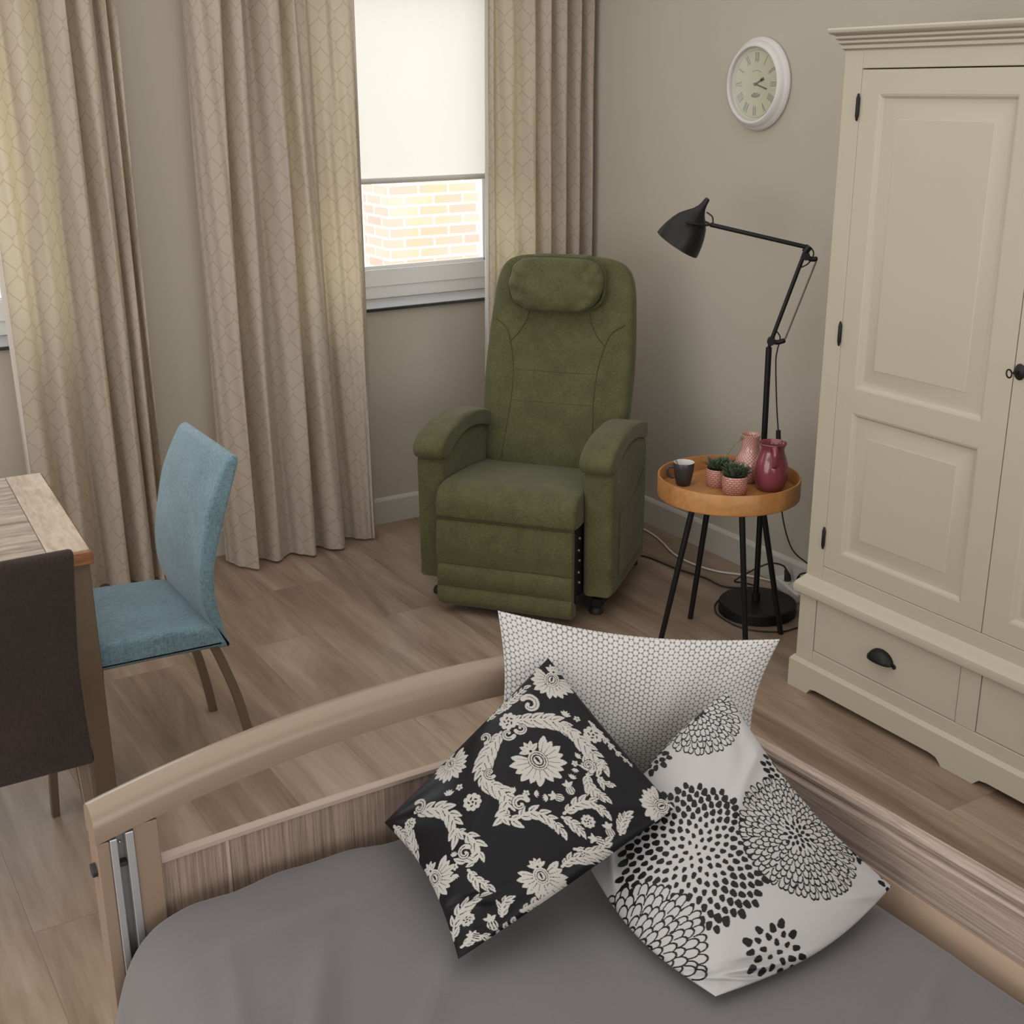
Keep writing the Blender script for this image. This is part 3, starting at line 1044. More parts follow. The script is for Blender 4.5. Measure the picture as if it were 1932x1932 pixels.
# ------------------------------------------------------------------ wall clock
def wall_clock():
    cy, cz = 3.622, 1.850
    t = empty('wall_clock', (XW, cy, cz), 0, 'round white wall clock with cream roman dial, above the floor lamp', 'clock')
    Rm = Matrix.Rotation(-PI/2, 4, 'Y')       # local z -> -x

    prof = [(0.152, 0.0), (0.160, 0.003), (0.1615, 0.010), (0.158, 0.017), (0.152, 0.022), (0.1495, 0.024), (0.147, 0.030), (0.140, 0.039), (0.134, 0.0425), (0.129, 0.042), (0.1265, 0.038), (0.1255, 0.030), (0.1255, 0.018)]
    obj('frame', lathe(bmesh.new(), prof, 72, Mx=Rm, cap_bottom=True), 'clockwhite', t, smooth=35)
    obj('dial', lathe(bmesh.new(), [(0.1258, 0.010), (0.1258, 0.0145)], 64, Mx=Rm, cap_top=True), 'dial', t)

    def P(a, rr, h):      # clock angle a (0 = twelve, clockwise as seen from the room) -> local point; viewer's right is -y
        return Vector((-h, -rr*math.sin(a), rr*math.cos(a)))

    def bar(bm, a, r0, r1, off0, off1, w, h=0.0153):
        er = P(a, 1, 0)
        et = P(a+PI/2, 1, 0)
        p0 = er*r0+et*off0
        p1 = er*r1+et*off1
        d = (p1-p0).normalized()
        sN = Vector((1, 0, 0)).cross(d)*w/2
        vs = [bm.verts.new(p+s+Vector((-hh, 0, 0))) for hh in (0.0145, h) for p, s in ((p0, -sN), (p0, sN), (p1, sN), (p1, -sN))]
        for q in ((0, 1, 2, 3), (4, 7, 6, 5), (0, 4, 5, 1), (1, 5, 6, 2), (2, 6, 7, 3), (3, 7, 4, 0)):
            bm.faces.new([vs[i] for i in q])

    numer = ['XII', 'I', 'II', 'III', 'IIII', 'V', 'VI', 'VII', 'VIII', 'IX', 'X', 'XI']
    r0, r1 = 0.076, 0.109
    for i, s in enumerate(numer):
        bm = bmesh.new()
        a = i*PI/6
        wd = {'I': 0.006, 'V': 0.012, 'X': 0.012}
        tot = sum(wd[c] for c in s)
        x = -tot/2
        for ch in s:
            w = wd[ch]
            m = x+w/2
            if ch == 'I':
                bar(bm, a, r0, r1, m, m, 0.0028)
            elif ch == 'V':
                bar(bm, a, r0, r1, m, m-0.0045, 0.0028)
                bar(bm, a, r0, r1, m, m+0.0045, 0.0014)
            else:
                bar(bm, a, r0, r1, m+0.0045, m-0.0045, 0.0028)
                bar(bm, a, r0, r1, m-0.0045, m+0.0045, 0.0014)
            x += w
        obj('numeral', bm, 'dialink', t)
    bm = bmesh.new()
    ring = [P(2*PI*k/60, 0.116, 0.0148) for k in range(61)]
    tube(bm, ring, 0.0006, 5, cap=False)
    for k in range(8):       # faded scroll emblem below the centre
        a0 = PI+(-0.55+k*0.14)
        bar(bm, a0, 0.038, 0.047, 0, 0, 0.005)
    for k in range(7):
        bar(bm, PI+(-0.3+k*0.1), 0.030, 0.037, 0, 0, 0.0022)
    for k in range(9):       # small faded arch above the centre
        bar(bm, -0.5+k*0.125, 0.046, 0.048, 0, 0, 0.005)
    obj('emblem', bm, 'dialink', t)
    bm = bmesh.new()
    ah = math.radians(66)
    bar(bm, ah, -0.008, 0.042, 0, 0, 0.005, 0.0185)
    bar(bm, ah, 0.030, 0.046, 0, 0, 0.010, 0.0185)
    obj('hour_hand', bm, 'handink', t)
    bm = bmesh.new()
    am = math.radians(105)
    bar(bm, am, -0.010, 0.062, 0, 0, 0.0035, 0.0195)
    obj('minute_hand', bm, 'handink', t)
    obj('hub', lathe(bmesh.new(), [(0.005, 0.0145), (0.005, 0.021)], 14, Mx=Rm, cap_top=True), 'handink', t)
    obj('glass', lathe(bmesh.new(), [(0.1257, 0.026), (0.1257, 0.027)], 48, Mx=Rm, cap_top=True), 'clockglass', t)
    for ch in t.children:
        if ch.name.split('.')[0] != 'frame':
            ch.location.x = -0.008


wall_clock()


# ------------------------------------------------------------------ floor lamp
def floor_lamp():
    bx, by = 3.003, 3.180
    t = empty('floor_lamp', (bx, by, 0), 0, 'black adjustable reading floor lamp with bell shade beside the wardrobe', 'lamp')
    O = Vector((bx, by, 0))

    def L(p):
        return Vector(p)-O
    top = Vector((3.006, 3.205, 0.985))
    piv = Vector((3.010, 3.200, 1.008))
    j2 = Vector((3.078, 3.137, 1.312))
    j2t = Vector((3.085, 3.131, 1.329))
    far = Vector((2.846, 3.356, 1.399))
    yoke = Vector((2.790, 3.408, 1.412))
    obj('base', lathe(bmesh.new(), [(0.138, 0.0), (0.142, 0.004), (0.142, 0.038), (0.138, 0.043), (0.0, 0.0435)], 56), 'blackmetal', t, smooth=35)
    obj('pole', tube(bmesh.new(), [L((3.003, 3.190, 0.04)), L(top)], 0.0105, 14), 'blackmetal', t, smooth=50)
    obj('pole_collar', tube(bmesh.new(), [L((3.003, 3.190, 0.043)), L((3.003, 3.190, 0.075))], 0.016, 14), 'blackmetal', t, smooth=50)

    obj('pole_neck', tube(bmesh.new(), [L(top), L(piv)], 0.006, 10), 'blackmetal', t, smooth=50)

    def joint(p, q, r_):
        bm = bmesh.new()
        n = Vector((0.687, 0.727, 0))*0.016
        tube(bm, [L(p)-n, L(p)+n], r_, 16)
        tube(bm, catmull([L(p), L(p)*0.55+L(q)*0.45+Vector((0, 0, -0.006)), L(q)], 6), [0.010]+[0.0085]*11+[0.005], 10)
        obj('joint', bm, 'blackmetal', t, smooth=50)
    joint(piv, Vector((3.046, 3.168, 1.012)), 0.014)
    joint(Vector((3.082, 3.133, 1.300)), Vector((3.110, 3.107, 1.292)), 0.013)
    obj('lower_arm', tube(bmesh.new(), [L(piv), L(j2)], 0.0075, 12), 'blackmetal', t, smooth=50)
    obj('upper_arm', tube(bmesh.new(), [L(j2t), L(far)], [0.0075, 0.0075], 12), 'blackmetal', t, smooth=50)
    obj('arm_collar', tube(bmesh.new(), [L(j2), L(j2t+Vector((0.004, -0.004, 0.004)))], 0.012, 12), 'blackmetal', t, smooth=50)
    obj('spring_rod', tube(bmesh.new(), [L((3.107, 3.110, 1.284)), L((3.045, 3.169, 1.016))], 0.0032, 8), 'springgrey', t, smooth=50)
    # yoke holding the shade
    nrm = Vector((0.687, 0.727, 0))
    bm = bmesh.new()
    for s in (-1, 1):
        tube(bm, catmull([L(far), L(far*0.75+yoke*0.25)+nrm*0.05*s, L(yoke)+nrm*0.071*s], 6), 0.0042, 8)
    obj('yoke', bm, 'blackmetal', t, smooth=50)
    # shade: bell with a pointed neck
    tip = Vector((2.838, 3.364, 1.486))
    rim = Vector((2.767, 3.432, 1.330))
    ax = (rim-tip)
    Ls = ax.length
    ax.normalize()
    q = Vector((0, 0, -1)).rotation_difference(ax).to_matrix().to_4x4()
    out = [(0.0, 0.0), (0.007, 0.001), (0.009, 0.006), (0.010, 0.018), (0.014, 0.036), (0.024, 0.054), (0.040, 0.072), (0.055, 0.092), (0.066, 0.116), (0.074, 0.142), (0.079, 0.165), (0.0815, Ls)]
    prof = [(rr, -z) for rr, z in out]
    inn = [(max(0.0005, rr-0.003), -z) for rr, z in out[4:]][::-1]
    bm = lathe(bmesh.new(), prof+[(0.0795, -Ls-0.0005)], 40, L(tip), Mx=q, cap_bottom=False)
    obj('lamp_shade', bm, 'lampblack', t, smooth=50)
    bm = lathe(bmesh.new(), [(0.0795, -Ls+0.0005)]+inn[1:], 40, L(tip), Mx=q, cap_bottom=False)
    obj('shade_lining', bm, 'lampinside', t, smooth=50)
    obj('bulb', lathe(bmesh.new(), [(0.012, -0.07), (0.014, -0.09), (0.026, -0.12), (0.026, -0.135), (0.015, -0.15), (0.001, -0.155)], 20, L(tip), Mx=q), 'mugin', t, smooth=50)
    # cord with inline switch, then behind the table towards the wardrobe
    pts = [(2.836, 3.366, 1.440), (2.850, 3.352, 1.425), (2.853, 3.349, 1.402), (2.862, 3.341, 1.394)]
    obj('cord', tube(bmesh.new(), [L(p) for p in catmull(pts, 6)], 0.0028, 7), 'rubber', t, smooth=60)
    pts = [(3.088, 3.128, 1.330), (3.098, 3.119, 1.318), (3.099, 3.118, 1.300), (3.088, 3.128, 1.275), (3.072, 3.142, 1.262)]
    obj('cord', tube(bmesh.new(), [L(p) for p in catmull(pts, 6)], 0.0026, 7), 'rubber', t, smooth=60)
    pts = [(3.020, 3.190, 1.045), (3.032, 3.180, 1.02), (3.028, 3.186, 0.975), (3.026, 3.187, 0.93), (3.034, 3.179, 0.79), (3.043, 3.171, 0.685)]
    obj('cord', tube(bmesh.new(), [L(p) for p in catmull(pts, 8)], 0.0026, 7), 'rubber', t, smooth=60)
    bm = bmesh.new()
    tube(bm, [L((3.043, 3.171, 0.69)), L((3.046, 3.168, 0.63))], [0.0085, 0.0095], 10)
    sw = obj('cord_switch', bm, 'rubber', t, smooth=40)
    pts = [(3.046, 3.168, 0.63), (3.055, 3.160, 0.5), (3.070, 3.146, 0.36), (3.10, 3.118, 0.245), (3.15, 3.07, 0.185), (3.19, 3.02, 0.12), (3.22, 2.9, 0.03), (3.226, 2.80, 0.008), (3.20, 2.86, 0.004), (3.15, 2.95, 0.004),
           (3.05, 2.985, 0.004), (2.96, 2.988, 0.004), (2.905, 3.018, 0.004), (2.862, 3.065, 0.004), (2.846, 3.12, 0.004), (2.848, 3.19, 0.004), (2.865, 3.25, 0.004), (2.92, 3.315, 0.004), (3.0, 3.345, 0.004), (3.10, 3.325, 0.004), (3.165, 3.26, 0.004)]
    obj('cord', tube(bmesh.new(), [L(p) for p in catmull(pts, 8)], 0.0027, 7), 'rubber', t, smooth=60)
    return t


floor_lamp()


# ------------------------------------------------------------------ recliner
def recliner():
    t = empty('recliner_chair', (2.164, 3.596, 0), math.atan2(-0.777, 0.630), 'olive green upholstered recliner armchair in the corner by the window', 'armchair')

    def side_loft(prof, x0, x1, rx=0.012, n=6):
        """cushion: closed profile (y,z) swept along x with soft, slightly shrunk ends"""
        cy = sum(p[0] for p in prof)/len(prof)
        cz = sum(p[1] for p in prof)/len(prof)
        rings = []
        for k in range(n+1):
            a = (PI/2)*k/n
            rings.append((x0+rx*(1-math.sin(a)), rx*(1-math.cos(PI/2-a)) if False else rx*(1-math.sin(a))))
        left = [(x0+rx*(1-math.cos(a)), rx*(1-math.sin(a))) for a in [(PI/2)*k/n for k in range(n+1)]]
        right = [(x1-(x-x0), ins) for x, ins in left[::-1]]
        rr = []
        for x, ins in left+right:
            ring = []
            for (y, z) in prof:
                d = Vector((y-cy, z-cz))
                ln = d.length
                d = d*(max(ln-ins, 0.2*ln)/ln) if ln > 1e-6 else d
                ring.append((x, cy+d.x, cz+d.y))
            rr.append(ring)
        return loft(bmesh.new(), rr)

    def cr2(pts, n=5):
        return [(p.x, p.y) for p in catmull([(a, b, 0) for a, b in pts], n, closed=True)]

    # footrest: three stitched rolls
    segs = [(0.374, 0.205), (0.203, 0.117), (0.115, 0.032)]
    prof = []
    front = []
    for z1, z0 in segs:
        for k in range(7):
            a = PI*k/6
            front.append((0.006-0.013*math.sin(a)**0.6 if 0 < k < 6 else 0.006, z1+(z0-z1)*k/6))
    front = [(0.0+y, z) for y, z in front]
    # the last roll tucks back at its lower end
    front = [(y+0.02*max(0, (0.06-z)/0.03)**2 if z < 0.06 else y, z) for y, z in front]
    prof = front+[(0.06, 0.030), (0.06, 0.374)]
    fr = obj('footrest', side_loft(prof, -0.262, 0.252, 0.014), 'green', t, smooth=50)
    bm = bmesh.new()
    for zz in (0.204, 0.116):
        tube(bm, [(-0.258, 0.004, zz), (-0.1, 0.0045, zz-0.001), (0.1, 0.0045, zz+0.001), (0.249, 0.004, zz)], 0.0028, 6)
    obj('seam', bm, 'greenseam', fr, smooth=60)

    # seat cushion
    prof = [(0.0, 0.380), (-0.010, 0.40), (-0.008, 0.435), (0.004, 0.463), (0.03, 0.484), (0.08, 0.494), (0.2, 0.492), (0.35, 0.476), (0.5, 0.452), (0.58, 0.44), (0.58, 0.36), (0.3, 0.365), (0.05, 0.372)]
    st = obj('seat', side_loft(cr2(prof, 4), -0.264, 0.262, 0.02), 'green', t, smooth=60)
    bm = bmesh.new()
    tube(bm, [(-0.262, 0.0, 0.377), (0.258, 0.0, 0.377)], 0.003, 6)
    obj('seam', bm, 'greenseam', st, smooth=60)

    # backrest: lofted superellipses from the seat up to a rounded crown
    rows = []
    ks = [(0.42, 0.500, 0.258, 0.070), (0.47, 0.505, 0.270, 0.072), (0.55, 0.530, 0.284, 0.072), (0.65, 0.562, 0.294, 0.070), (0.75, 0.592, 0.298, 0.067), (0.85, 0.622, 0.297, 0.064), (0.95, 0.650, 0.292, 0.060),
          (1.05, 0.676, 0.284, 0.057), (1.11, 0.691, 0.277, 0.055), (1.155, 0.702, 0.265, 0.053), (1.19, 0.710, 0.243, 0.049), (1.212, 0.716, 0.205, 0.042), (1.224, 0.719, 0.14, 0.03), (1.228, 0.720, 0.05, 0.012)]
    kp = catmull([(a, b, c) for a, b, c, d in ks], 4)
    kd = catmull([(d, 0, 0) for a, b, c, d in ks], 4)
    for p, d in zip(kp, kd):
        rows.append(superring((-0.008, p.y+d.x, p.x), (1, 0, 0), (0, 0.96, -0.28), p.z, d.x, 4.2, 44))
    bk = obj('backrest', loft(bmesh.new(), rows), 'green', t, smooth=60)

    def yfront(x, z, lift=0.002):
        """front surface of the backrest"""
        for a, b in zip(range(len(kp)-1), range(1, len(kp))):
            if kp[a].x <= z <= kp[b].x:
                s = (z-kp[a].x)/(kp[b].x-kp[a].x+1e-9)
                yc = kp[a].y*(1-s)+kp[b].y*s
                d = kd[a].x*(1-s)+kd[b].x*s
                w = kp[a].z*(1-s)+kp[b].z*s
                break
        else:
            return 0.6
        q = max(0.0, 1-abs((x+0.008)/w)**4.2)**(1/4.2)
        z2 = z
        return yc+d-0.96*d*q-lift-0.27*d*q*0.3
    bm = bmesh.new()
    for sgn in (-1, 1):
        c1 = [(-0.262, 0.985), (-0.215, 0.955), (-0.190, 0.90), (-0.172, 0.82), (-0.166, 0.72), (-0.172, 0.62), (-0.18, 0.52), (-0.185, 0.47)]
        c2 = [(-0.190, 0.905), (-0.158, 0.94), (-0.132, 0.985), (-0.122, 1.02)]
        for cv in (c1, c2):
            pts = [(p.x*sgn-0.008, yfront(p.x*sgn-0.008, p.y, 0.0), p.y) for p in catmull([(a, b, 0) for a, b in cv], 6)]
            tube(bm, pts, 0.0024, 6)
    for zz in (0.80, 0.685):
        tube(bm, [(x-0.008, yfront(x-0.008, zz, -0.0008), zz) for x in (-0.165, -0.1, 0, 0.1, 0.165)], 0.0018, 6)
    obj('seam', bm, 'greenseam', bk, smooth=60)

    # head cushion
    def hw(z):
        return 0.186
    rows = []
    n = 26
    cz, ch = 1.131, 0.098
    for i in range(n+1):
        a = -PI/2+PI*i/n
        z = cz+ch*math.sin(a)
        s = max(0.02, math.cos(a))
        w = 0.186*(s**0.38)*(1.0+0.05*math.sin(a))
        d = 0.054*(s**0.55)
        yc = yfront(-0.02, min(1.17, max(1.0, z)), 0)-0.040
        ring = superring((-0.018, yc, z), (1, 0, 0), (0, 1, 0), w, d, 3.0, 40)
        for k, p in enumerate(ring):
            p.y += 0.006*math.sin(p.x*52+z*26)*math.cos(a)+0.0055*math.sin(p.x*88-z*70)*(0.4+abs(math.sin(a)))+0.006*math.sin(z*120+p.x*30)*min(1.0, max(0.0, (abs(p.x+0.018)-0.08)/0.08))*math.cos(a)
        rows.append(ring)
    hc = obj('head_cushion', loft(bmesh.new(), rows), 'green', t, smooth=70)
    bm = bmesh.new()
    ringp = []
    for i in range(40):
        a = 2*PI*i/40
        ct, st_ = math.cos(a), math.sin(a)
        x = -0.018+math.copysign(abs(ct)**0.55, ct)*0.190
        z = cz+math.copysign(abs(st_)**0.6, st_)*0.098
        ringp.append((x, yfront(-0.02, min(1.17, max(1.0, z)), 0)-0.03, z))
    tube(bm, ringp+[ringp[0]], 0.0062, 8, cap=False)
    obj('piping', bm, 'greenseam', hc, smooth=60)
    obj('strap', B(-0.13, 0.09, 0.690, 0.772, 1.214, 1.2305), 'green', hc, bevel=0.006)

    # arms: upholstered side panel plus arched pad
    for s in (-1, 1):
        x0, x1 = (0.262, 0.372) if s > 0 else (-0.376, -0.268)
        prof = [(0.115, 0.10), (0.10, 0.13), (0.092, 0.3), (0.090, 0.50), (0.098, 0.575), (0.14, 0.588), (0.25, 0.612), (0.4, 0.618), (0.55, 0.59), (0.585, 0.54), (0.59, 0.3), (0.575, 0.115), (0.5, 0.10), (0.3, 0.095)]
        sp = obj('side_panel', side_loft(cr2(prof, 3), x0, x1, 0.024), 'green', t, smooth=60)
        px0, px1 = (x0-0.010, x1+0.002) if s > 0 else (x0-0.002, x1+0.010)
        pad = [(0.058, 0.595), (0.064, 0.620), (0.09, 0.640), (0.15, 0.662), (0.24, 0.680), (0.34, 0.684), (0.44, 0.674), (0.53, 0.655), (0.59, 0.630), (0.597, 0.600), (0.57, 0.582),
               (0.48, 0.608), (0.38, 0.625), (0.28, 0.624), (0.19, 0.605), (0.12, 0.578), (0.075, 0.572)]
        ap = obj('arm_pad', side_loft(cr2(pad, 4), px0, px1, 0.022), 'green', t, smooth=60)
    # storage pocket on the outer side of the right arm
    rows = []
    pk = [(0.18, 0.16), (0.52, 0.16), (0.52, 0.475), (0.44, 0.43), (0.35, 0.40), (0.27, 0.395), (0.18, 0.40)]
    bm = bmesh.new()
    prism(bm, pk, 'x', 0.371, 0.379)
    obj('side_pocket', bm, 'green', t, bevel=0.003)
    # lift frame under the chair, feet and the footrest linkage
    bm = bmesh.new()
    for sx in (-0.31, 0.295):
        box(bm, sx-0.02, sx+0.02, 0.17, 0.74, 0.028, 0.062)
    box(bm, -0.31, 0.295, 0.62, 0.66, 0.028, 0.062)
    box(bm, -0.22, 0.20, 0.10, 0.50, 0.10, 0.35)
    box(bm, 0.235, 0.258, 0.03, 0.32, 0.10, 0.37)
    obj('lift_frame', bm, 'blackmetal', t, bevel=0.003)
    for sx in (-0.335, 0.290):
        for sy in (0.19, 0.72):
            obj('foot', lathe(bmesh.new(), [(0.024, 0.0), (0.026, 0.006), (0.022, 0.022), (0.012, 0.030)], 18, (sx, sy, 0), cap_top=True), 'rubber', t, smooth=40)
    for k in range(6):
        z = 0.12+k*0.042
        bm = bmesh.new()
        tube(bm, [(0.256, 0.06+0.01*(k % 2), z), (0.262, 0.06+0.01*(k % 2), z)], 0.005, 8)
        obj('bolt', bm, 'alu', t, smooth=50)
    obj('hinge_bracket', B(0.236, 0.268, 0.035, 0.075, 0.09, 0.125), 'blackmetal', t, bevel=0.003)
    # mains cord to the power strip
    inv = t.matrix_basis.inverted()
    pts = [(2.93, 3.98, 0.035), (2.965, 3.925, 0.006), (3.001, 3.83, 0.005), (3.017, 3.677, 0.005), (3.05, 3.534, 0.005), (3.052, 3.43, 0.005), (3.11, 3.37, 0.005), (3.16, 3.345, 0.006),
           (3.12, 3.385, 0.02), (3.085, 3.40, 0.03), (3.13, 3.36, 0.075), (3.18, 3.315, 0.11), (3.218, 3.283, 0.105), (3.232, 3.27, 0.08)]
    Ml = Matrix.Translation((2.164, 3.596, 0)) @ Matrix.Rotation(math.atan2(-0.777, 0.630), 4, 'Z')
    Mi = Ml.inverted()
    pc = obj('power_cord', tube(bmesh.new(), [Mi @ Vector(p) for p in catmull(pts, 8)], 0.0034, 7), 'rubber', t, smooth=60)
    obj('plug', tube(bmesh.new(), [Mi @ Vector(p) for p in ((3.228, 3.275, 0.088), (3.232, 3.268, 0.066), (3.234, 3.266, 0.047))], [0.006, 0.012, 0.014], 12), 'rubber', pc, smooth=50)
    return t


recliner()


# ------------------------------------------------------------------ power strip
def power_strip():
    ang = math.atan2(-0.175, -0.055)
    t = empty('power_strip', (3.222, 3.225, 0), ang, 'white power strip with two plugs in it on the floor beside the wardrobe', 'power strip')
    obj('strip_body', B(-0.115, 0.085, -0.027, 0.027, 0.0, 0.042), 'whiteplastic', t, bevel=0.008, bseg=3)
    for x in (-0.045, 0.0, 0.045):
        obj('socket', lathe(bmesh.new(), [(0.0185, 0.0), (0.0185, 0.003), (0.0165, 0.003), (0.0155, -0.001)], 24, (x, 0, 0.0415), cap_top=True), 'whiteplastic', t, smooth=40)
    Ml = Matrix.Translation((3.222, 3.225, 0)) @ Matrix.Rotation(ang, 4, 'Z')
    Mi = Ml.inverted()
    pts = [(3.248, 3.338, 0.02), (3.243, 3.37, 0.008), (3.222, 3.43, 0.006), (3.187, 3.487, 0.006), (3.130, 3.57, 0.006), (3.104, 3.695, 0.006), (3.115, 3.816, 0.006), (3.160, 3.95, 0.006), (3.185, 4.05, 0.006), (3.20, 4.2, 0.006), (3.235, 4.5, 0.006)]
    obj('cable', tube(bmesh.new(), [Mi @ Vector(p) for p in catmull(pts, 8)], 0.0042, 8), 'whiteplastic', t, smooth=60)
    # lamp plug's twin: a second black lead running behind the wardrobe
    lead = empty('wardrobe_lead', (3.216, 3.205, 0.0), 0, 'short black lead plugged into the power strip, looping behind the wardrobe', 'cable')
    pts = [(3.212, 3.190, 0.085), (3.208, 3.178, 0.105), (3.215, 3.150, 0.118), (3.235, 3.115, 0.105), (3.245, 3.06, 0.06), (3.24, 2.98, 0.012), (3.235, 2.86, 0.005)]
    O = Vector((3.216, 3.205, 0))
    obj('cord', tube(bmesh.new(), [Vector(p)-O for p in catmull(pts, 8)], 0.0032, 7), 'rubber', lead, smooth=60)
    obj('plug', tube(bmesh.new(), [Vector(p)-O for p in ((3.212, 3.188, 0.092), (3.214, 3.192, 0.066), (3.215, 3.194, 0.044))], [0.006, 0.011, 0.015], 12), 'rubber', lead, smooth=50)


power_strip()


# ------------------------------------------------------------------ side table and what stands on it
TX, TY = 2.742, 3.079


def side_table():
    t = empty('side_table', (TX, TY, 0), 0.35, 'round oak tray table on four slanting black legs, right of the recliner', 'side table')
    obj('tray_floor', lathe(bmesh.new(), [(0.232, 0.534), (0.232, 0.550)], 72, cap_top=True), 'oak', t)
    obj('tray_rim', lathe(bmesh.new(), [(0.230, 0.531), (0.235, 0.529), (0.239, 0.532), (0.240, 0.537), (0.240, 0.597), (0.2385, 0.600), (0.234, 0.600), (0.2325, 0.597), (0.2325, 0.545)], 96, cap_bottom=False), 'oakrim', t, smooth=40)
    Mi = (Matrix.Translation((TX, TY, 0)) @ Matrix.Rotation(0.35, 4, 'Z')).inverted()
    feet = [(2.524, 3.146), (2.754, 3.262), (2.939, 2.985), (2.740, 2.945)]
    for fx, fy in feet:
        d = Vector((fx-TX, fy-TY, 0))
        topp = Vector((TX, TY, 0.533))+d*0.52
        topp.z = 0.533
        obj('leg', tube(bmesh.new(), [Mi @ Vector((fx, fy, 0.0)), Mi @ Vector((fx, fy, 0.001)), Mi @ topp], [0.0085, 0.0095, 0.0105], 16), 'blackmetal', t, smooth=50)
    return t


side_table()
ZTAB = 0.550


def mug():
    x, y = 2.641, 3.196
    t = empty('mug', (x, y, ZTAB), math.radians(150), 'dark grey mug with white inside at the left of the tray table', 'mug')
    obj('mug_body', lathe(bmesh.new(), [(0.0, 0.0), (0.021, 0.0), (0.024, 0.003), (0.030, 0.028), (0.0345, 0.055), (0.036, 0.080), (0.0355, 0.081)], 40, cap_bottom=False), 'mugout', t, smooth=50)
    obj('mug_inside', lathe(bmesh.new(), [(0.0355, 0.081), (0.034, 0.080), (0.0325, 0.055), (0.028, 0.028), (0.021, 0.008), (0.0, 0.007)], 40, cap_bottom=False), 'mugin', t, smooth=50)
    pts = catmull([(0.033, 0, 0.064), (0.048, 0, 0.066), (0.056, 0, 0.054), (0.052, 0, 0.036), (0.040, 0, 0.028), (0.029, 0, 0.030)], 6)
    obj('handle', tube(bmesh.new(), pts, 0.0048, 10), 'mugout', t, smooth=60)
    sp = empty('teaspoon', (x, y, ZTAB+0.008), math.radians(140), 'steel teaspoon leaning inside the dark grey mug', 'spoon')
    bm = bmesh.new()
    tube(bm, [(-0.010, 0.0, 0.012), (0.008, 0.0, 0.04), (0.0285, 0.0, 0.080)], [0.0014, 0.0014, 0.0024], 8)
    obj('spoon_handle', bm, 'steel', sp, smooth=60)
    bm = bmesh.new()
    bmesh.ops.create_uvsphere(bm, u_segments=14, v_segments=8, radius=0.008, matrix=Matrix.Translation((-0.013, 0, 0.009)) @ Matrix.Diagonal((0.9, 0.9, 0.45, 1)))
    obj('spoon_bowl', bm, 'steel', sp, smooth=60)


mug()


def succulent(x, y, label, rr, hh, seed, stalk=False):
    t = empty('potted_succulent', (x, y, ZTAB), seed*0.7, label, 'plant', 'succulents on the tray table')
    obj('pot', lathe(bmesh.new(), [(rr*0.86, 0.0), (rr*0.93, 0.004), (rr, hh*0.5), (rr, hh-0.003), (rr*0.97, hh), (rr*0.93, hh-0.003), (rr*0.92, hh*0.8)], 40, uvscale=2*PI*rr), 'pot', t, smooth=45)
    obj('soil', lathe(bmesh.new(), [(0.0, hh*0.82), (rr*0.92, hh*0.82)], 24, cap_bottom=False), 'soil', t)
    rs = random.Random(seed)
    bm = bmesh.new()
    for ci in range(3):
        ca = ci*2.1+seed
        cc = Vector((math.cos(ca)*rr*0.45, math.sin(ca)*rr*0.45, hh*(0.95+0.06*ci)))
        n = 34
        for k in range(n):
            a = k*2.39996+rs.uniform(-.2, .2)
            tt = k/n
            el = math.radians(80-66*tt+rs.uniform(-6, 6))
            ln = rr*(0.62+0.62*tt)*rs.uniform(0.85, 1.15)
            d = Vector((math.cos(a)*math.cos(el), math.sin(a)*math.cos(el), math.sin(el)))
            up = Vector((0, 0, 1))
            sd = d.cross(up)
            sd = sd.normalized() if sd.length > 1e-4 else Vector((1, 0, 0))
            nr = sd.cross(d)
            w = ln*0.17
            rings = []
            for q, wq in ((0.05, 0.5), (0.35, 0.9), (0.65, 1.0), (0.85, 0.6), (1.0, 0.06)):
                c = cc+d*ln*q+nr*ln*0.10*q*q
                rings.append([c+sd*w*wq, c+nr*w*0.35*wq, c-sd*w*wq, c-nr*w*0.45*wq])
            loft(bm, rings)
    obj('rosette', bm, 'succ', t, smooth=40)
    if stalk:
        Mi = (Matrix.Translation((x, y, ZTAB)) @ Matrix.Rotation(seed*0.7, 4, 'Z')).inverted()
        # leans towards the viewer's right
        pts = [Mi @ Vector(p) for p in catmull([(x+0.008, y-0.002, ZTAB+hh), (x+0.016, y-0.010, ZTAB+hh+0.03), (x+0.035, y-0.030, ZTAB+hh+0.075), (x+0.055, y-0.050, ZTAB+hh+0.108)], 6)]
        fs = obj('flower_stalk', tube(bmesh.new(), pts, 0.0014, 7), 'stalk', t, smooth=60)
        bm = bmesh.new()
        for i, p in enumerate(pts[3::2]):
            bmesh.ops.create_icosphere(bm, subdivisions=1, radius=0.0028, matrix=Matrix.Translation(p+Vector((0.002*(-1)**i, 0.002, 0))))
        for k in range(7):
            bmesh.ops.create_icosphere(bm, subdivisions=1, radius=0.0042, matrix=Matrix.Translation(pts[-1]+Vector((0.004*math.cos(k), 0.004*math.sin(k*1.7), 0.004*math.sin(k)))))
        obj('bud', bm, 'stalk', fs, smooth=60)
    return t


succulent(2.732, 3.124, 'succulent in a pink pot with a tall thin flower stalk, behind the other pot', 0.040, 0.064, 1, True)
succulent(2.722, 3.026, 'succulent in a pink knit-textured pot at the front rim of the tray', 0.0425, 0.066, 2)

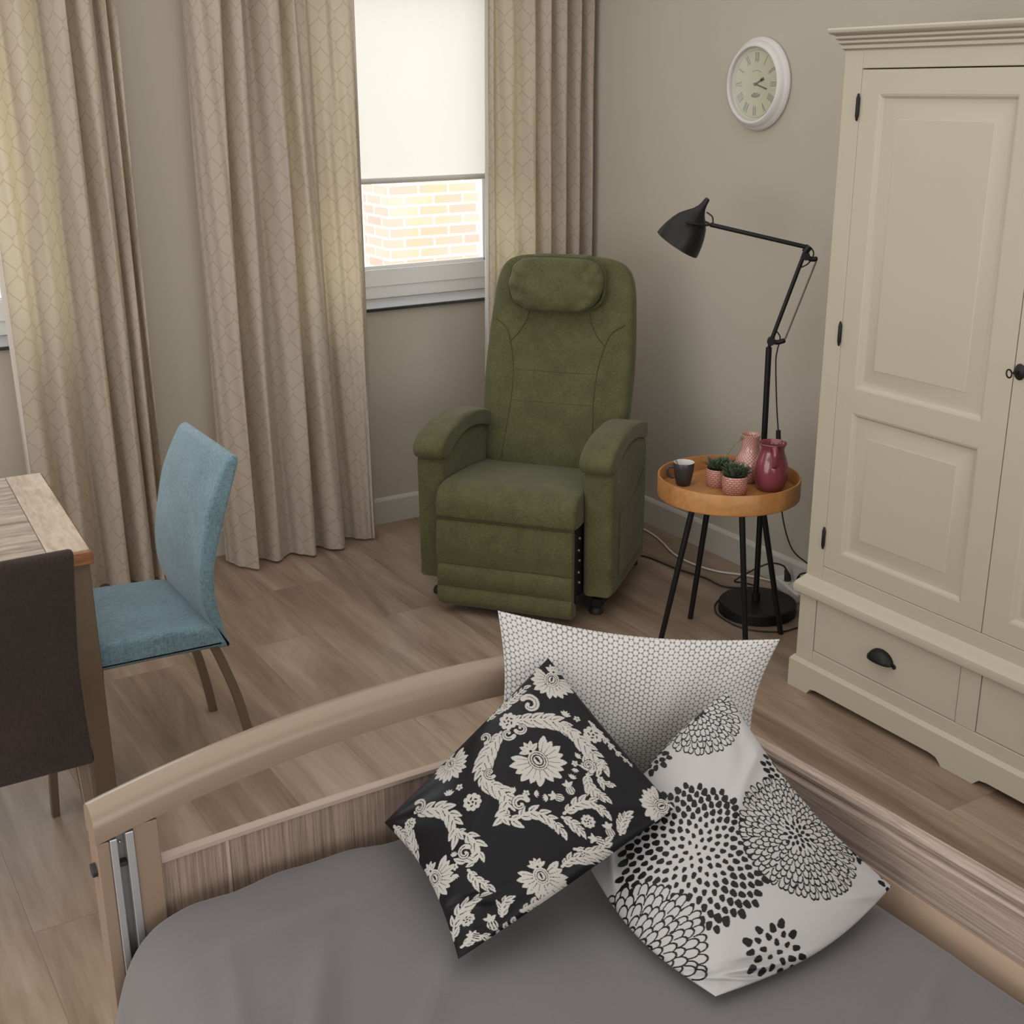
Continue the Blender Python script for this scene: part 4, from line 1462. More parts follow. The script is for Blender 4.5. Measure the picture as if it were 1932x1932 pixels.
v = empty('vase', (2.862, 3.112, ZTAB), 0, 'pale pink dotted bottle vase behind the raspberry jug', 'vase')
obj('vase_body', lathe(bmesh.new(), [(0.034, 0.0), (0.038, 0.003), (0.047, 0.02), (0.054, 0.045), (0.054, 0.065), (0.047, 0.085), (0.036, 0.102), (0.031, 0.118), (0.030, 0.15), (0.0325, 0.162), (0.033, 0.165), (0.031, 0.166), (0.0285, 0.160), (0.027, 0.12)], 48, uvscale=0.28), 'vase', v, smooth=50)

jg = empty('jug', (2.857, 2.999, ZTAB), math.atan2(-2.999, -2.857)+0.15, 'glossy raspberry pink ceramic jug with handle, at the right of the tray table', 'jug')
obj('jug_body', lathe(bmesh.new(), [(0.036, 0.0), (0.041, 0.003), (0.052, 0.022), (0.0575, 0.045), (0.058, 0.065), (0.054, 0.092), (0.047, 0.115), (0.041, 0.132), (0.039, 0.142), (0.041, 0.151), (0.046, 0.158), (0.0475, 0.163), (0.0455, 0.165), (0.042, 0.161), (0.036, 0.145), (0.037, 0.13)], 56), 'jug', jg, smooth=55)
pts = catmull([(0.040, 0, 0.153), (0.056, 0, 0.158), (0.068, 0, 0.146), (0.070, 0, 0.125), (0.064, 0, 0.106), (0.052, 0, 0.094)], 7)
bm = tube(bmesh.new(), pts, [0.0095]*20+[0.0085]*(len(pts)-20), 12)
obj('jug_handle', bm, 'jug', jg, smooth=60)


# ------------------------------------------------------------------ dining table
def dining_table():
    rz = math.radians(-3.0)
    t = empty('dining_table', (-0.02, 3.47, 0), rz, 'weathered plank dining table with bronze metal legs at the left edge', 'table')
    # local: x towards the right-hand end, y away from the camera
    zt, th = 0.760, 0.038
    xr = 0.675
    hy = 0.375
    bm = bmesh.new()
    rs = random.Random(5)
    x = xr-0.102
    ny = 5
    for i in range(ny):
        y0 = -hy+2*hy*i/ny
        y1 = -hy+2*hy*(i+1)/ny
        dz = rs.uniform(-0.0015, 0.0)
        box(bm, -1.2, x-0.001, y0+0.0006, y1-0.0006, zt-th+0.006, zt+dz)
    obj('tabletop', bm, 'tablewood', t, bevel=0.0015)
    obj('end_board', B(x, xr-0.0025, -hy, hy, zt-th+0.006, zt), 'tableend', t, bevel=0.003)
    bm = bmesh.new()
    box(bm, -1.2, xr, -hy-0.010, -hy-0.0005, zt-th, zt-0.004)
    box(bm, -1.2, xr, hy+0.0005, hy+0.010, zt-th, zt-0.004)
    box(bm, xr-0.002, xr+0.003, -hy-0.010, hy+0.010, zt-th, zt-0.008)
    obj('table_edge', bm, 'tableedge', t, bevel=0.003)
    for (lx, ly) in ((xr-0.032, -hy+0.045), (xr-0.032, hy-0.045), (-1.14, -hy+0.045), (-1.14, hy-0.045)):
        obj('leg', B(lx-0.028, lx+0.028, ly-0.028, ly+0.028, 0.0, zt-th), 'bronze', t, bevel=0.003)
    bm = bmesh.new()
    for ly in (-hy+0.045, hy-0.045):
        box(bm, -1.11, xr-0.06, ly-0.015, ly+0.015, zt-th-0.03, zt-th-0.001)
    obj('apron', bm, 'bronze', t)
    return t


dining_table()


# ------------------------------------------------------------------ dining chairs
def dining_chair(mat, loc, rz, label, ffx):
    t = empty('dining_chair', loc, rz, label, 'chair', 'upholstered chairs at the dining table')
    # local +x is behind the sitter; profile of the back in (x, z), front face then rear face
    front = [(0.142, 0.430), (0.134, 0.470), (0.119, 0.520), (0.115, 0.580), (0.120, 0.640), (0.135, 0.715), (0.155, 0.795), (0.181, 0.855), (0.209, 0.906), (0.219, 0.920)]
    rear = [(0.236, 0.928), (0.248, 0.915), (0.236, 0.872), (0.208, 0.790), (0.182, 0.710), (0.162, 0.640), (0.155, 0.590), (0.159, 0.520), (0.168, 0.465), (0.181, 0.405), (0.184, 0.390), (0.150, 0.392)]
    prof = [(p.x, p.y) for p in catmull([(a, b, 0) for a, b in front+rear], 4, closed=True)]
    hw = 0.212

    def soft(prof, y0, y1, ins, n=5):
        cx = sum(p[0] for p in prof)/len(prof)
        cz = sum(p[1] for p in prof)/len(prof)
        left = [(y0+ins*(1-math.cos(a)), ins*(1-math.sin(a))) for a in [(PI/2)*k/n for k in range(n+1)]]
        ys = left+[(y1-(y-y0), i_) for y, i_ in left[::-1]]
        # inset the outline along its own normal
        m = len(prof)
        nr = []
        for i in range(m):
            a, b = prof[i-1], prof[(i+1) % m]
            d = Vector((b[1]-a[1], -(b[0]-a[0])))
            d = d.normalized() if d.length > 1e-9 else d
            nr.append(d)
        area2 = sum(prof[i-1][0]*prof[i][1]-prof[i][0]*prof[i-1][1] for i in range(m))
        sg = 1 if area2 > 0 else -1
        return loft(bmesh.new(), [[(p[0]-sg*nn.x*i_, y, p[1]-sg*nn.y*i_) for p, nn in zip(prof, nr)] for y, i_ in ys])
    obj('backrest', soft(prof, -hw, hw, 0.010), mat, t, smooth=60)
    seat = [(0.160, 0.395), (0.155, 0.43), (0.13, 0.458), (0.0, 0.470), (-0.12, 0.476), (-0.20, 0.472), (-0.228, 0.458), (-0.236, 0.435), (-0.230, 0.412), (-0.20, 0.402), (0.0, 0.398)]
    prof = [(p.x, p.y) for p in catmull([(a, b, 0) for a, b in seat], 4, closed=True)]
    obj('seat', soft(prof, -hw-0.003, hw+0.003, 0.014), mat, t, smooth=60)
    for s in (-1, 1):
        y = s*0.186
        pts = catmull([(0.140, y, 0.40), (0.165, y, 0.33), (0.198, y, 0.22), (0.222, y, 0.10), (0.236, y, 0.0)], 5)
        bm = bmesh.new()
        rings = []
        for i, p in enumerate(pts):
            w = 0.0125
            rings.append([(p.x-w, y-w*0.8, p.z), (p.x+w, y-w*0.8, p.z), (p.x+w, y+w*0.8, p.z), (p.x-w, y+w*0.8, p.z)])
        loft(bm, rings)
        obj('leg', bm, 'bronze', t, bevel=0.002)
        bm = bmesh.new()
        fx = ffx
        loft(bm, [[(x-0.0125, y-0.010, z), (x+0.0125, y-0.010, z), (x+0.0125, y+0.010, z), (x-0.0125, y+0.010, z)] for x, z in ((-0.170, 0.405), ((-0.17+fx)/2-0.003, 0.2), (fx, 0.0))])
        obj('leg', bm, 'bronze', t, bevel=0.002)
    return t


dining_chair('blue', (0.80, 3.315, 0), 0.0, 'light blue fabric dining chair at the right end of the table', -0.19)
dining_chair('brown', (0.292, 2.845, 0), -PI/2, 'dark brown fabric dining chair seen from behind, in front of the table', -0.30)


# ------------------------------------------------------------------ bed
BX0, BX1, BY1, BY0 = 0.306, 1.394, 1.69, -0.36
BC = (BX0+BX1)/2


def bed():
    t = empty('care_bed', (BC, (BY0+BY1)/2, 0), 0, 'wood-panelled care bed with arched tan end rail in the foreground', 'bed')
    ox, oy = t.location.x, t.location.y
    Lc = Matrix.Translation((-ox, -oy, 0))

    def bb(bm, *a):
        return box(bm, *a, Lc)
    # arched end rail
    rings = []
    n = 40
    for i in range(n+1):
        x = BX0+(BX1-BX0)*i/n
        zt = 0.906-0.066*((x-BC)/0.544)**2
        zb = zt-0.058+0.004*((x-BC)/0.544)**2
        sec = [(BY1, zb), (BY1-0.001, zt-0.028), (BY1+0.005, zt-0.012), (BY1+0.016, zt-0.003), (BY1+0.030, zt), (BY1+0.044, zt-0.003), (BY1+0.054, zt-0.012), (BY1+0.058, zt-0.026), (BY1+0.056, zb)]
        rings.append([(x-ox, y-oy, z) for y, z in sec])
    obj('end_rail', loft(bmesh.new(), rings), 'tan', t, smooth=40)

    def archz(x):
        return 0.906-0.066*((x-BC)/0.544)**2-0.056
    # end panel with strip and uprights
    px0, px1 = 0.400, 1.300
    rings = []
    for i in range(21):
        x = px0+(px1-px0)*i/20
        z = 0.727+0.010*(1-((x-BC)/0.45)**2)
        rings.append((x, z))
    bm = bmesh.new()
    poly = [(x-ox, z-0.010) for x, z in rings]+[(px1-ox, 0.36), (px0-ox, 0.36)]
    prism(bm, poly, 'y', BY1+0.012-oy, BY1+0.022-oy)
    ep = obj('end_panel', bm, 'panelwood', t)
    bm = bmesh.new()
    loft(bm, [[(x-ox, BY1+0.008-oy, z-0.010), (x-ox, BY1+0.007-oy, z-0.002), (x-ox, BY1+0.012-oy, z), (x-ox, BY1+0.022-oy, z), (x-ox, BY1+0.022-oy, z-0.010)] for x, z in rings])
    obj('edge_strip', bm, 'stripwood', ep, smooth=30)
    bm = bmesh.new()
    bb(bm, 0.5035, 0.5085, BY1+0.0095, BY1+0.014, 0.36, 0.7215)
    obj('inlay_strip', bm, 'stripwood', ep)
    obj('inlay_strip', bb(bmesh.new(), 1.19, 1.196, BY1+0.0095, BY1+0.014, 0.36, 0.7215), 'stripwood', ep)
    # posts with aluminium rail guides
    for s in (-1, 1):
        def X(v):
            return v if s < 0 else 2*BC-v
        bm = bmesh.new()
        for a, b in ((0.3065, 0.3265), (0.3625, 0.400)):
            x0, x1 = sorted((X(a), X(b)))
            xm = (x0+x1)/2
            bb(bm, x0, x1, BY1+0.002, BY1+0.05, 0.05, archz(xm)-0.001)
        x0, x1 = sorted((X(0.3265), X(0.3625)))
        bb(bm, x0, x1, BY1+0.030, BY1+0.05, 0.05, archz((x0+x1)/2)-0.001)
        po = obj('post', bm, 'tan', t, bevel=0.002)
        bm = bmesh.new()
        for a, b in ((0.3265, 0.3375), (0.3500, 0.3625)):
            x0, x1 = sorted((X(a), X(b)))
            bb(bm, x0, x1, BY1-0.001, BY1+0.028, 0.12, archz((x0+x1)/2)-0.002)
        gd = obj('rail_guide', bm, 'alu', po, bevel=0.0015)
        x0, x1 = sorted((X(0.3375), X(0.3500)))
        obj('guide_channel', bb(bmesh.new(), x0, x1, BY1+0.018, BY1+0.029, 0.12, archz((x0+x1)/2)-0.002), 'aludark', po)
        if s < 0:
            obj('stop_peg', bb(bmesh.new(), 0.3385, 0.3495, BY1+0.004, BY1+0.018, 0.735, 0.742), 'rubber', po, bevel=0.001)
            bm = bmesh.new()
            tube(bm, [(0.3066-ox, BY1+0.022-oy, 0.733), (0.2995-ox, BY1+0.022-oy, 0.733)], 0.011, 14)
            obj('release_knob', bm, 'rubber', po, smooth=40)
            bm = bmesh.new()
            bmesh.ops.create_uvsphere(bm, u_segments=10, v_segments=6, radius=0.0025, matrix=Matrix.Translation((0.344-ox, BY1+0.016-oy, 0.772)))
            obj('screw', bm, 'alu', po, smooth=60)
        obj('castor', lathe(bmesh.new(), [(0.038, -0.012), (0.042, -0.008), (0.042, 0.008), (0.038, 0.012)], 24, (X(0.352)-ox, BY1+0.026-oy, 0.042), Mx=Matrix.Rotation(PI/2, 4, 'Y'), cap_top=True), 'rubber', po, smooth=40)
    # raised side rail on the right: grooved wooden board with arched top, plain tan board below
    rings = []
    for i in range(41):
        y = 1.686+(BY0-1.686)*i/40
        zt = 0.752+0.026*math.sin(PI*i/40*0.98)**0.9
        sec = [(1.370, 0.6745), (1.370, zt-0.026), (1.374, zt-0.0215), (1.3795, zt-0.0195), (1.3795, zt-0.0165), (1.374, zt-0.014), (1.3725, zt-0.008), (1.376, zt-0.002), (1.384, zt), (1.394, zt-0.001), (1.399, zt-0.006), (1.399, 0.6745)]
        rings.append([(x-ox, y-oy, z) for x, z in sec])
    obj('side_rail', loft(bmesh.new(), rings), 'railwood', t, smooth=25)
    obj('side_board', bb(bmesh.new(), 1.3675, 1.392, BY0, 1.686, 0.50, 0.6740), 'tanlight', t)
    # frame and mattress under the duvet
    bm = bmesh.new()
    bb(bm, 0.36, 1.34, BY0+0.05, BY1-0.005, 0.36, 0.44)
    obj('bed_frame', bm, 'tan', t)
    obj('mattress', bb(bmesh.new(), 0.37, 1.325, BY0+0.06, BY1-0.03, 0.44, 0.585), 'mattress', t, bevel=0.03, bseg=3)
    # head end (outside the picture)
    bm = bmesh.new()
    bb(bm, BX0, BX1, BY0-0.03, BY0+0.02, 0.05, 0.85)
    obj('head_panel', bm, 'panelwood', t, bevel=0.004)
    for x in (BX0+0.04, BX1-0.04):
        obj('castor', lathe(bmesh.new(), [(0.038, -0.012), (0.042, -0.008), (0.042, 0.008), (0.038, 0.012)], 24, (x-ox, BY0-oy, 0.042), Mx=Matrix.Rotation(PI/2, 4, 'Y'), cap_top=True), 'rubber', t, smooth=40)
    return t


bed()


def duvet():
    """grey cover: rounded over the left side, tucked inside the right rail and the end panel"""
    nx, ny = 150, 190
    # cross profile, left hem to right hem: (x, z)
    prof = [(0.268, 0.24), (0.276, 0.34), (0.287, 0.45), (0.300, 0.53), (0.320, 0.595), (0.352, 0.638), (0.40, 0.658), (0.48, 0.663), (0.65, 0.662), (0.85, 0.662), (1.05, 0.663), (1.20, 0.664), (1.29, 0.662), (1.332, 0.650), (1.350, 0.615), (1.352, 0.56)]
    cv = catmull([(a, b, 0) for a, b in prof], 24)
    s = [0]
    for a, b in zip(cv, cv[1:]):
        s.append(s[-1]+(b-a).length)
    pr = []
    for i in range(nx+1):
        q = s[-1]*i/nx
        k = max(j for j in range(len(s)) if s[j] <= q+1e-9)
        k = min(k, len(cv)-2)
        w = (q-s[k])/(s[k+1]-s[k]+1e-9)
        pr.append(cv[k].lerp(cv[k+1], w))
    bm = bmesh.new()
    V = []
    yA, yB = -0.22, 1.684
    from mathutils import noise as mn
    for j in range(ny+1):
        tj = j/ny
        row = []
        for i, p in enumerate(pr):
            # end roll at the end panel
            L = yB-yA+0.12
            d = tj*L
            x, z = p.x, p.y
            flat = yB-0.045-yA
            wav = 0.010*math.sin(x*21+1.0)+0.006*math.sin(x*47)
            if d <= flat+wav:
                y = yA+d
                drop = 0.0
            else:
                e = d-flat-wav
                Rr = 0.042
                a = min(e/Rr, PI/2)
                y = yA+flat+wav*0.5+Rr*math.sin(a)*0.9
                drop = Rr*(1-math.cos(a))+max(0.0, e-Rr*PI/2)
            # left corner pulled in at the end
            if x < 0.52:
                edge = max(0.0, (y-1.50)/0.184)
                q = max(0.0, min(1.0, (0.52-x)/0.2))
                x = x+0.019*edge**2*q*q*(3-2*q)
            zz = z-drop
            top = max(0.0, min(1.0, (z-0.60)/0.06))
            nz = mn.noise(Vector((x*3.2, y*3.2, 0.3)))*0.007+mn.noise(Vector((x*8, y*5, 2.3)))*0.004
            # diagonal pull folds, lower left and lower right
            def fold(cx, cy, ang, ln, wd, amp):
                dx, dy = x-cx, y-cy
                c_, s_ = math.cos(ang), math.sin(ang)
                a_ = dx*c_+dy*s_
                b_ = -dx*s_+dy*c_
                return amp*math.exp(-(a_/ln)**2-(b_/wd)**2)
            nz += fold(0.48, 1.30, math.radians(62), 0.16, 0.018, 0.010)-fold(0.515, 1.28, math.radians(62), 0.16, 0.018, 0.006)
            nz += fold(0.60, 1.22, math.radians(48), 0.18, 0.020, 0.008)+fold(0.40, 1.36, math.radians(75), 0.14, 0.014, 0.007)
            nz += fold(1.20, 0.90, math.radians(25), 0.12, 0.014, 0.008)+fold(1.14, 0.84, math.radians(40), 0.16, 0.018, 0.008)
            nz += fold(0.95, 0.90, math.radians(-20), 0.2, 0.03, 0.006)+fold(0.55, 1.52, math.radians(5), 0.16, 0.025, 0.008)
            nz -= 0.010*math.exp(-((x-0.80)/0.22)**2-((y-1.42)/0.2)**2)
            side = 1-top
            xx = x+side*(0.010*math.sin(y*16+z*6)+0.006*math.sin(y*37))*(1 if x < 0.6 else 0.2)*min(1.0, max(0.0, (0.64-z)/0.2))
            row.append(bm.verts.new((xx-BC, y-0.7, zz+nz*top)))
        V.append(row)
    for j in range(ny):
        for i in range(nx):
            bm.faces.new((V[j][i], V[j][i+1], V[j+1][i+1], V[j+1][i]))
    me = bpy.data.meshes.new('duvet')
    bmesh.ops.recalc_face_normals(bm, faces=bm.faces[:])
    bm.to_mesh(me)
    bm.free()
    o = mesh_obj('duvet', me, 'duvet', None, smooth=80)
    o.location = (BC, 0.7, 0)
    tag(o, 'plain grey duvet cover spread over the bed', 'duvet')
    return o


duvet()


# ------------------------------------------------------------------ printed patterns for the cushions
def homography(src, dst):
    A = []
    for (x, y), (u_, v_) in zip(src, dst):
        A.append([x, y, 1, 0, 0, 0, -u_*x, -u_*y, -u_])
        A.append([0, 0, 0, x, y, 1, -v_*x, -v_*y, -v_])
    _, _, vt = np.linalg.svd(np.array(A, float))
    return vt[-1].reshape(3, 3)


class Paint:
    """small raster painter working on arrays of design coordinates"""
    def __init__(self, X, Y, base):
        self.X, self.Y = X, Y
        self.col = np.empty(X.shape+(3,))
        self.col[:] = base

    def fill(self, m, c):
        self.col[m] = c

    def local(self, cx, cy, ang, rad):
        dx, dy = self.X-cx, self.Y-cy
        near = (dx*dx+dy*dy) < rad*rad
        c, s = math.cos(ang), math.sin(ang)
        return near, dx*c+dy*s, -dx*s+dy*c

    def ellipse(self, cx, cy, a, b, ang, c):
        near, u_, v_ = self.local(cx, cy, ang, max(a, b)*1.1)
        self.fill(near & ((u_/a)**2+(v_/b)**2 < 1), c)

    def leaf(self, x, y, ang, ln, wd, c, vein=None, vw=0.9, bend=0.0, tip=0.75):
        near, u_, v_ = self.local(x, y, ang, ln*1.15)
        t = np.clip(u_/ln, 0, 1)
        v_ = v_-bend*ln*t*t
        w = wd*np.sin(PI*np.power(t, tip))**0.75
        self.fill(near & (u_ > 0) & (u_ < ln) & (np.abs(v_) < w), c)
        if vein is not None:
            self.fill(near & (t > 0.08) & (t < 0.72) & (u_ > 0) & (np.abs(v_) < vw*(1-t)), vein)

    def stroke(self, pts, w0, w1, c):
        n = len(pts)-1
        for i in range(n):
            (x0, y0), (x1, y1) = pts[i], pts[i+1]
            ln = math.hypot(x1-x0, y1-y0)+1e-9
            near, u_, v_ = self.local((x0+x1)/2, (y0+y1)/2, math.atan2(y1-y0, x1-x0), ln/2+max(w0, w1)*1.2)
            d = np.hypot(np.maximum(np.abs(u_)-ln/2, 0), v_)
            w = w0+(w1-w0)*(i+0.5)/n
            self.fill(near & (d < w), c)

    def ring(self, cx, cy, a, b, ang, th, c):
        near, u_, v_ = self.local(cx, cy, ang, max(a, b)*1.2)
        q = np.sqrt((u_/a)**2+(v_/b)**2)
        self.fill(near & (np.abs(q-1) < th/min(a, b)), c)


def spline2(pts, n=8):
    return [(p.x, p.y) for p in catmull([(a, b, 0) for a, b in pts], n)]


def damask(X, Y):
    K, G = (0.0055, 0.0055, 0.0075), (0.345, 0.335, 0.315)
    P = Paint(X, Y, K)
    rs = random.Random(11)

    def cp(x, y):                # measured print positions
        return 700+x/2.76, 1130+y/2.76

    def branch(pts, size, n, flip=1):
        c = spline2([cp(*p) for p in pts], 10)
        acc = [0]
        for a, b in zip(c, c[1:]):
            acc.append(acc[-1]+math.hypot(b[0]-a[0], b[1]-a[1]))
        for k in range(n):
            q = acc[-1]*(k+0.4)/n
            i = max(j for j in range(len(acc)) if acc[j] <= q)
            i = min(i, len(c)-2)
            tx, ty = c[i+1][0]-c[i][0], c[i+1][1]-c[i][1]
            a = math.atan2(ty, tx)
            taper = 0.65+0.55*math.sin(PI*(k+0.5)/n)
            for sd in (-1, 1):
                ln = size*taper*(1.35 if sd*flip > 0 else 0.98)
                P.leaf(c[i][0], c[i][1], a+sd*math.radians(46), ln*1.12, ln*0.27, K, bend=-0.28*sd)
                P.leaf(c[i][0], c[i][1], a+sd*math.radians(46), ln, ln*0.25, G, K, 0.95, bend=-0.28*sd)
        P.stroke(c, 2.6, 1.4, G)
        ex, ey = c[-1]
        a = math.atan2(c[-1][1]-c[-3][1], c[-1][0]-c[-3][0])
        P.leaf(ex, ey, a, size*1.2, size*0.3, G, K, 0.9, bend=0.3*flip)

    def scroll(x, y, rr, ang, sg=1):
        x, y = cp(x, y)
        pts = []
        for k in range(22):
            a = ang+sg*k*0.27
            q = rr*(1-k/26)
            pts.append((x+q*math.cos(a), y+q*math.sin(a)))
        P.stroke(pts, rr*0.34+1.2, rr*0.2+1.2, K)
        P.stroke(pts, rr*0.34, rr*0.2, G)
        P.stroke(pts[2:-3], 0.7, 0.6, K)

    def palmette(x, y, rr, ang, n=13, spread=250, sq=1.0):
        x, y = cp(x, y)
        for layer in (0, 1):
            for k in range(n):
                a = ang+math.radians(-spread/2+spread*k/(n-1))
                ln = rr*(1.0 if k % 2 == 0 else 0.9)
                P.leaf(x+math.cos(a)*rr*0.22, y+math.sin(a)*rr*0.22*sq, a, ln*0.80, ln*0.155, G, K, 0.7, bend=0.12*(1 if k > n/2 else -1), tip=1.25)
        P.ellipse(x, y, rr*0.40, rr*0.34, ang, K)
        P.ring(x, y, rr*0.35, rr*0.295, ang, 1.4, G)
        P.ring(x, y, rr*0.26, rr*0.21, ang, 1.1, G)
        P.ellipse(x, y, rr*0.18, rr*0.15, ang, G)
        P.leaf(x-math.cos(ang)*rr*0.16, y-math.sin(ang)*rr*0.16, ang, rr*0.3, rr*0.05, K)
        # crown of small leaves opposite the fan
        bx, by = x-math.cos(ang)*rr*0.42, y-math.sin(ang)*rr*0.42
        for da in (-70, -35, 0, 35, 70):
            a = ang+PI+math.radians(da)
            P.leaf(bx, by, a, rr*0.42, rr*0.10, G, K, 0.6)
        P.ellipse(bx, by, rr*0.12, rr*0.12, 0, G)
        P.ellipse(bx, by, rr*0.05, rr*0.05, 0, K)

    def flower(x, y, rr, n=5):
        x, y = cp(x, y)
        for k in range(n):
            a = 2*PI*k/n+0.3
            P.ellipse(x+rr*0.6*math.cos(a), y+rr*0.6*math.sin(a), rr*0.45, rr*0.36, a, G)
        P.ellipse(x, y, rr*0.28, rr*0.28, 0, K)
        P.ellipse(x, y, rr*0.14, rr*0.14, 0, G)

    def rose(x, y, rr):
        cx, cy = cp(x, y)
        for k in range(9):
            a = 2*PI*k/9
            P.ellipse(cx+rr*0.66*math.cos(a), cy+rr*0.66*math.sin(a), rr*0.36, rr*0.30, a, G)
        P.ellipse(cx, cy, rr*0.7, rr*0.7, 0, G)
        for k in range(5):
            a = 2*PI*k/5+0.5
            P.ellipse(cx+rr*0.42*math.cos(a), cy+rr*0.42*math.sin(a), rr*0.18, rr*0.09, a+0.9, K)
        P.ellipse(cx, cy, rr*0.13, rr*0.13, 0, K)

    def bud(x, y, rr, ang):
        cx, cy = cp(x, y)
        P.ellipse(cx, cy, rr, rr*0.85, ang, G)
        for o_ in (-0.45, 0, 0.45):
            P.stroke([(cx-math.cos(ang)*rr*0.6-math.sin(ang)*rr*o_, cy-math.sin(ang)*rr*0.6+math.cos(ang)*rr*o_), (cx+math.cos(ang)*rr*0.7-math.sin(ang)*rr*o_*1.2, cy+math.sin(ang)*rr*0.7+math.cos(ang)*rr*o_*1.2)], 0.7, 0.7, K)
        for da in (-60, 0, 60):
            P.leaf(cx-math.cos(ang)*rr, cy-math.sin(ang)*rr, ang+PI+math.radians(da), rr*1.3, rr*0.35, G)

    def spray(x, y, ang, rr, n=5):
        cx, cy = cp(x, y)
        for k in range(n):
            P.leaf(cx, cy, ang+math.radians(-55+110*k/(n-1)), rr, rr*0.2, G)

    # large acanthus scrolls
    branch([(700, 700), (790, 690), (880, 680), (960, 690), (1040, 740)], 24, 7)
    branch([(960, 690), (1040, 740), (1100, 800), (1150, 850), (1190, 900)], 22, 6)
    branch([(1190, 880), (1170, 930), (1110, 950), (1095, 910)], 17, 4)
    branch([(650, 770), (610, 840), (580, 910), (565, 980), (580, 1050)], 25, 7, -1)
    branch([(580, 1030), (640, 1080), (690, 1120), (700, 1180), (680, 1225)], 22, 6)
    branch([(660, 1230), (730, 1250), (790, 1215), (850, 1215), (910, 1250), (945, 1290)], 19, 7)
    branch([(1100, 975), (1110, 1030), (1140, 1070), (1180, 1090)], 17, 4)
    branch([(970, 1210), (1040, 1150), (1110, 1130), (1170, 1170)], 19, 5)
    branch([(1160, 975), (1185, 1010), (1215, 1010)], 12, 3)
    branch([(230, 1150), (310, 1150), (390, 1170), (440, 1230), (450, 1300)], 22, 7)
    branch([(450, 1280), (520, 1320), (560, 1380), (545, 1440), (500, 1440)], 18, 5)
    branch([(510, 1480), (545, 1530), (590, 1560)], 14, 3)
    branch([(430, 1790), (440, 1720), (480, 1650), (550, 1610)], 18, 5)
    branch([(640, 1710), (650, 1660), (670, 1640)], 13, 3)
    branch([(960, 1230), (1000, 1250), (1040, 1290)], 15, 3)
    branch([(1000, 1390), (1070, 1400), (1130, 1380), (1160, 1340)], 16, 5)
    branch([(1240, 1290), (1260, 1220), (1290, 1180)], 16, 4)
    branch([(720, 1690), (790, 1650), (850, 1610), (890, 1570)], 14, 5)
    branch([(930, 1480), (980, 1440), (1050, 1430)], 15, 4)
    branch([(120, 1190), (170, 1240), (230, 1290)], 16, 4)
    branch([(560, 690), (610, 640), (700, 560), (760, 500)], 14, 6)
    branch([(1120, 640), (1180, 700), (1250, 780), (1330, 850)], 9, 6)
    branch([(470, 1830), (530, 1790), (580, 1800)], 12, 3)
    branch([(600, 1800), (680, 1740), (740, 1720)], 11, 4)
    branch([(250, 1380), (220, 1300), (200, 1230)], 14, 4)
    # curled ribbons
    scroll(800, 600, 20, -2.4, 1)
    scroll(690, 780, 13, 0.4, 1)
    scroll(760, 745, 12, 2.6, -1)
    scroll(560, 800, 12, 1.2, -1)
    scroll(250, 1130, 13, -2.2, 1)
    scroll(760, 1170, 15, -0.6, -1)
    scroll(1110, 920, 13, 1.2, -1)
    scroll(500, 1400, 12, -1.0, -1)
    scroll(610, 1000, 11, 0.8, 1)
    # palmettes
    palmette(850, 925, 53, math.radians(52), 14, 250)
    palmette(918, 425, 44, math.radians(100), 13, 210)
    palmette(1500, 1090, 46, math.radians(150), 13, 190)
    palmette(385, 925, 36, math.radians(60), 13, 220, 1.2)
    palmette(345, 1480, 38, math.radians(60), 13, 220, 1.2)
    palmette(830, 1530, 40, math.radians(75), 12, 220)
    # roses, blossoms, buds
    rose(1140, 720, 19)
    rose(685, 705, 19)
    rose(530, 1150, 17)
    rose(500, 1710, 12)
    rose(1085, 1240, 13)
    rose(655, 610, 11)
    rose(210, 1200, 11)
    for q in ((1055, 642), (457, 1065), (790, 1112), (1040, 920), (450, 1455), (1170, 990), (570, 660)):
        flower(*q, 6.5)
    bud(1010, 1078, 9.5, 1.2)
    bud(952, 1125, 9, 0.2)
    bud(1190, 1285, 9.5, 1.3)
    bud(1128, 1335, 9, 0.2)
    bud(600, 1748, 9, 1.3)
    bud(530, 1790, 7, 0.3)
    for q in ((990, 640, -1.2, 13), (1050, 880, -0.8, 10), (1040, 950, 1.7, 9), (735, 1105, -2.6, 10), (830, 1112, 0.0, 9), (405, 1100, -1.6, 12), (445, 1405, -1.5, 9), (450, 1490, 1.6, 9), (1020, 1010, -1.2, 10), (895, 1130, 3.0, 10)):
        spray(*q)
    return P.col


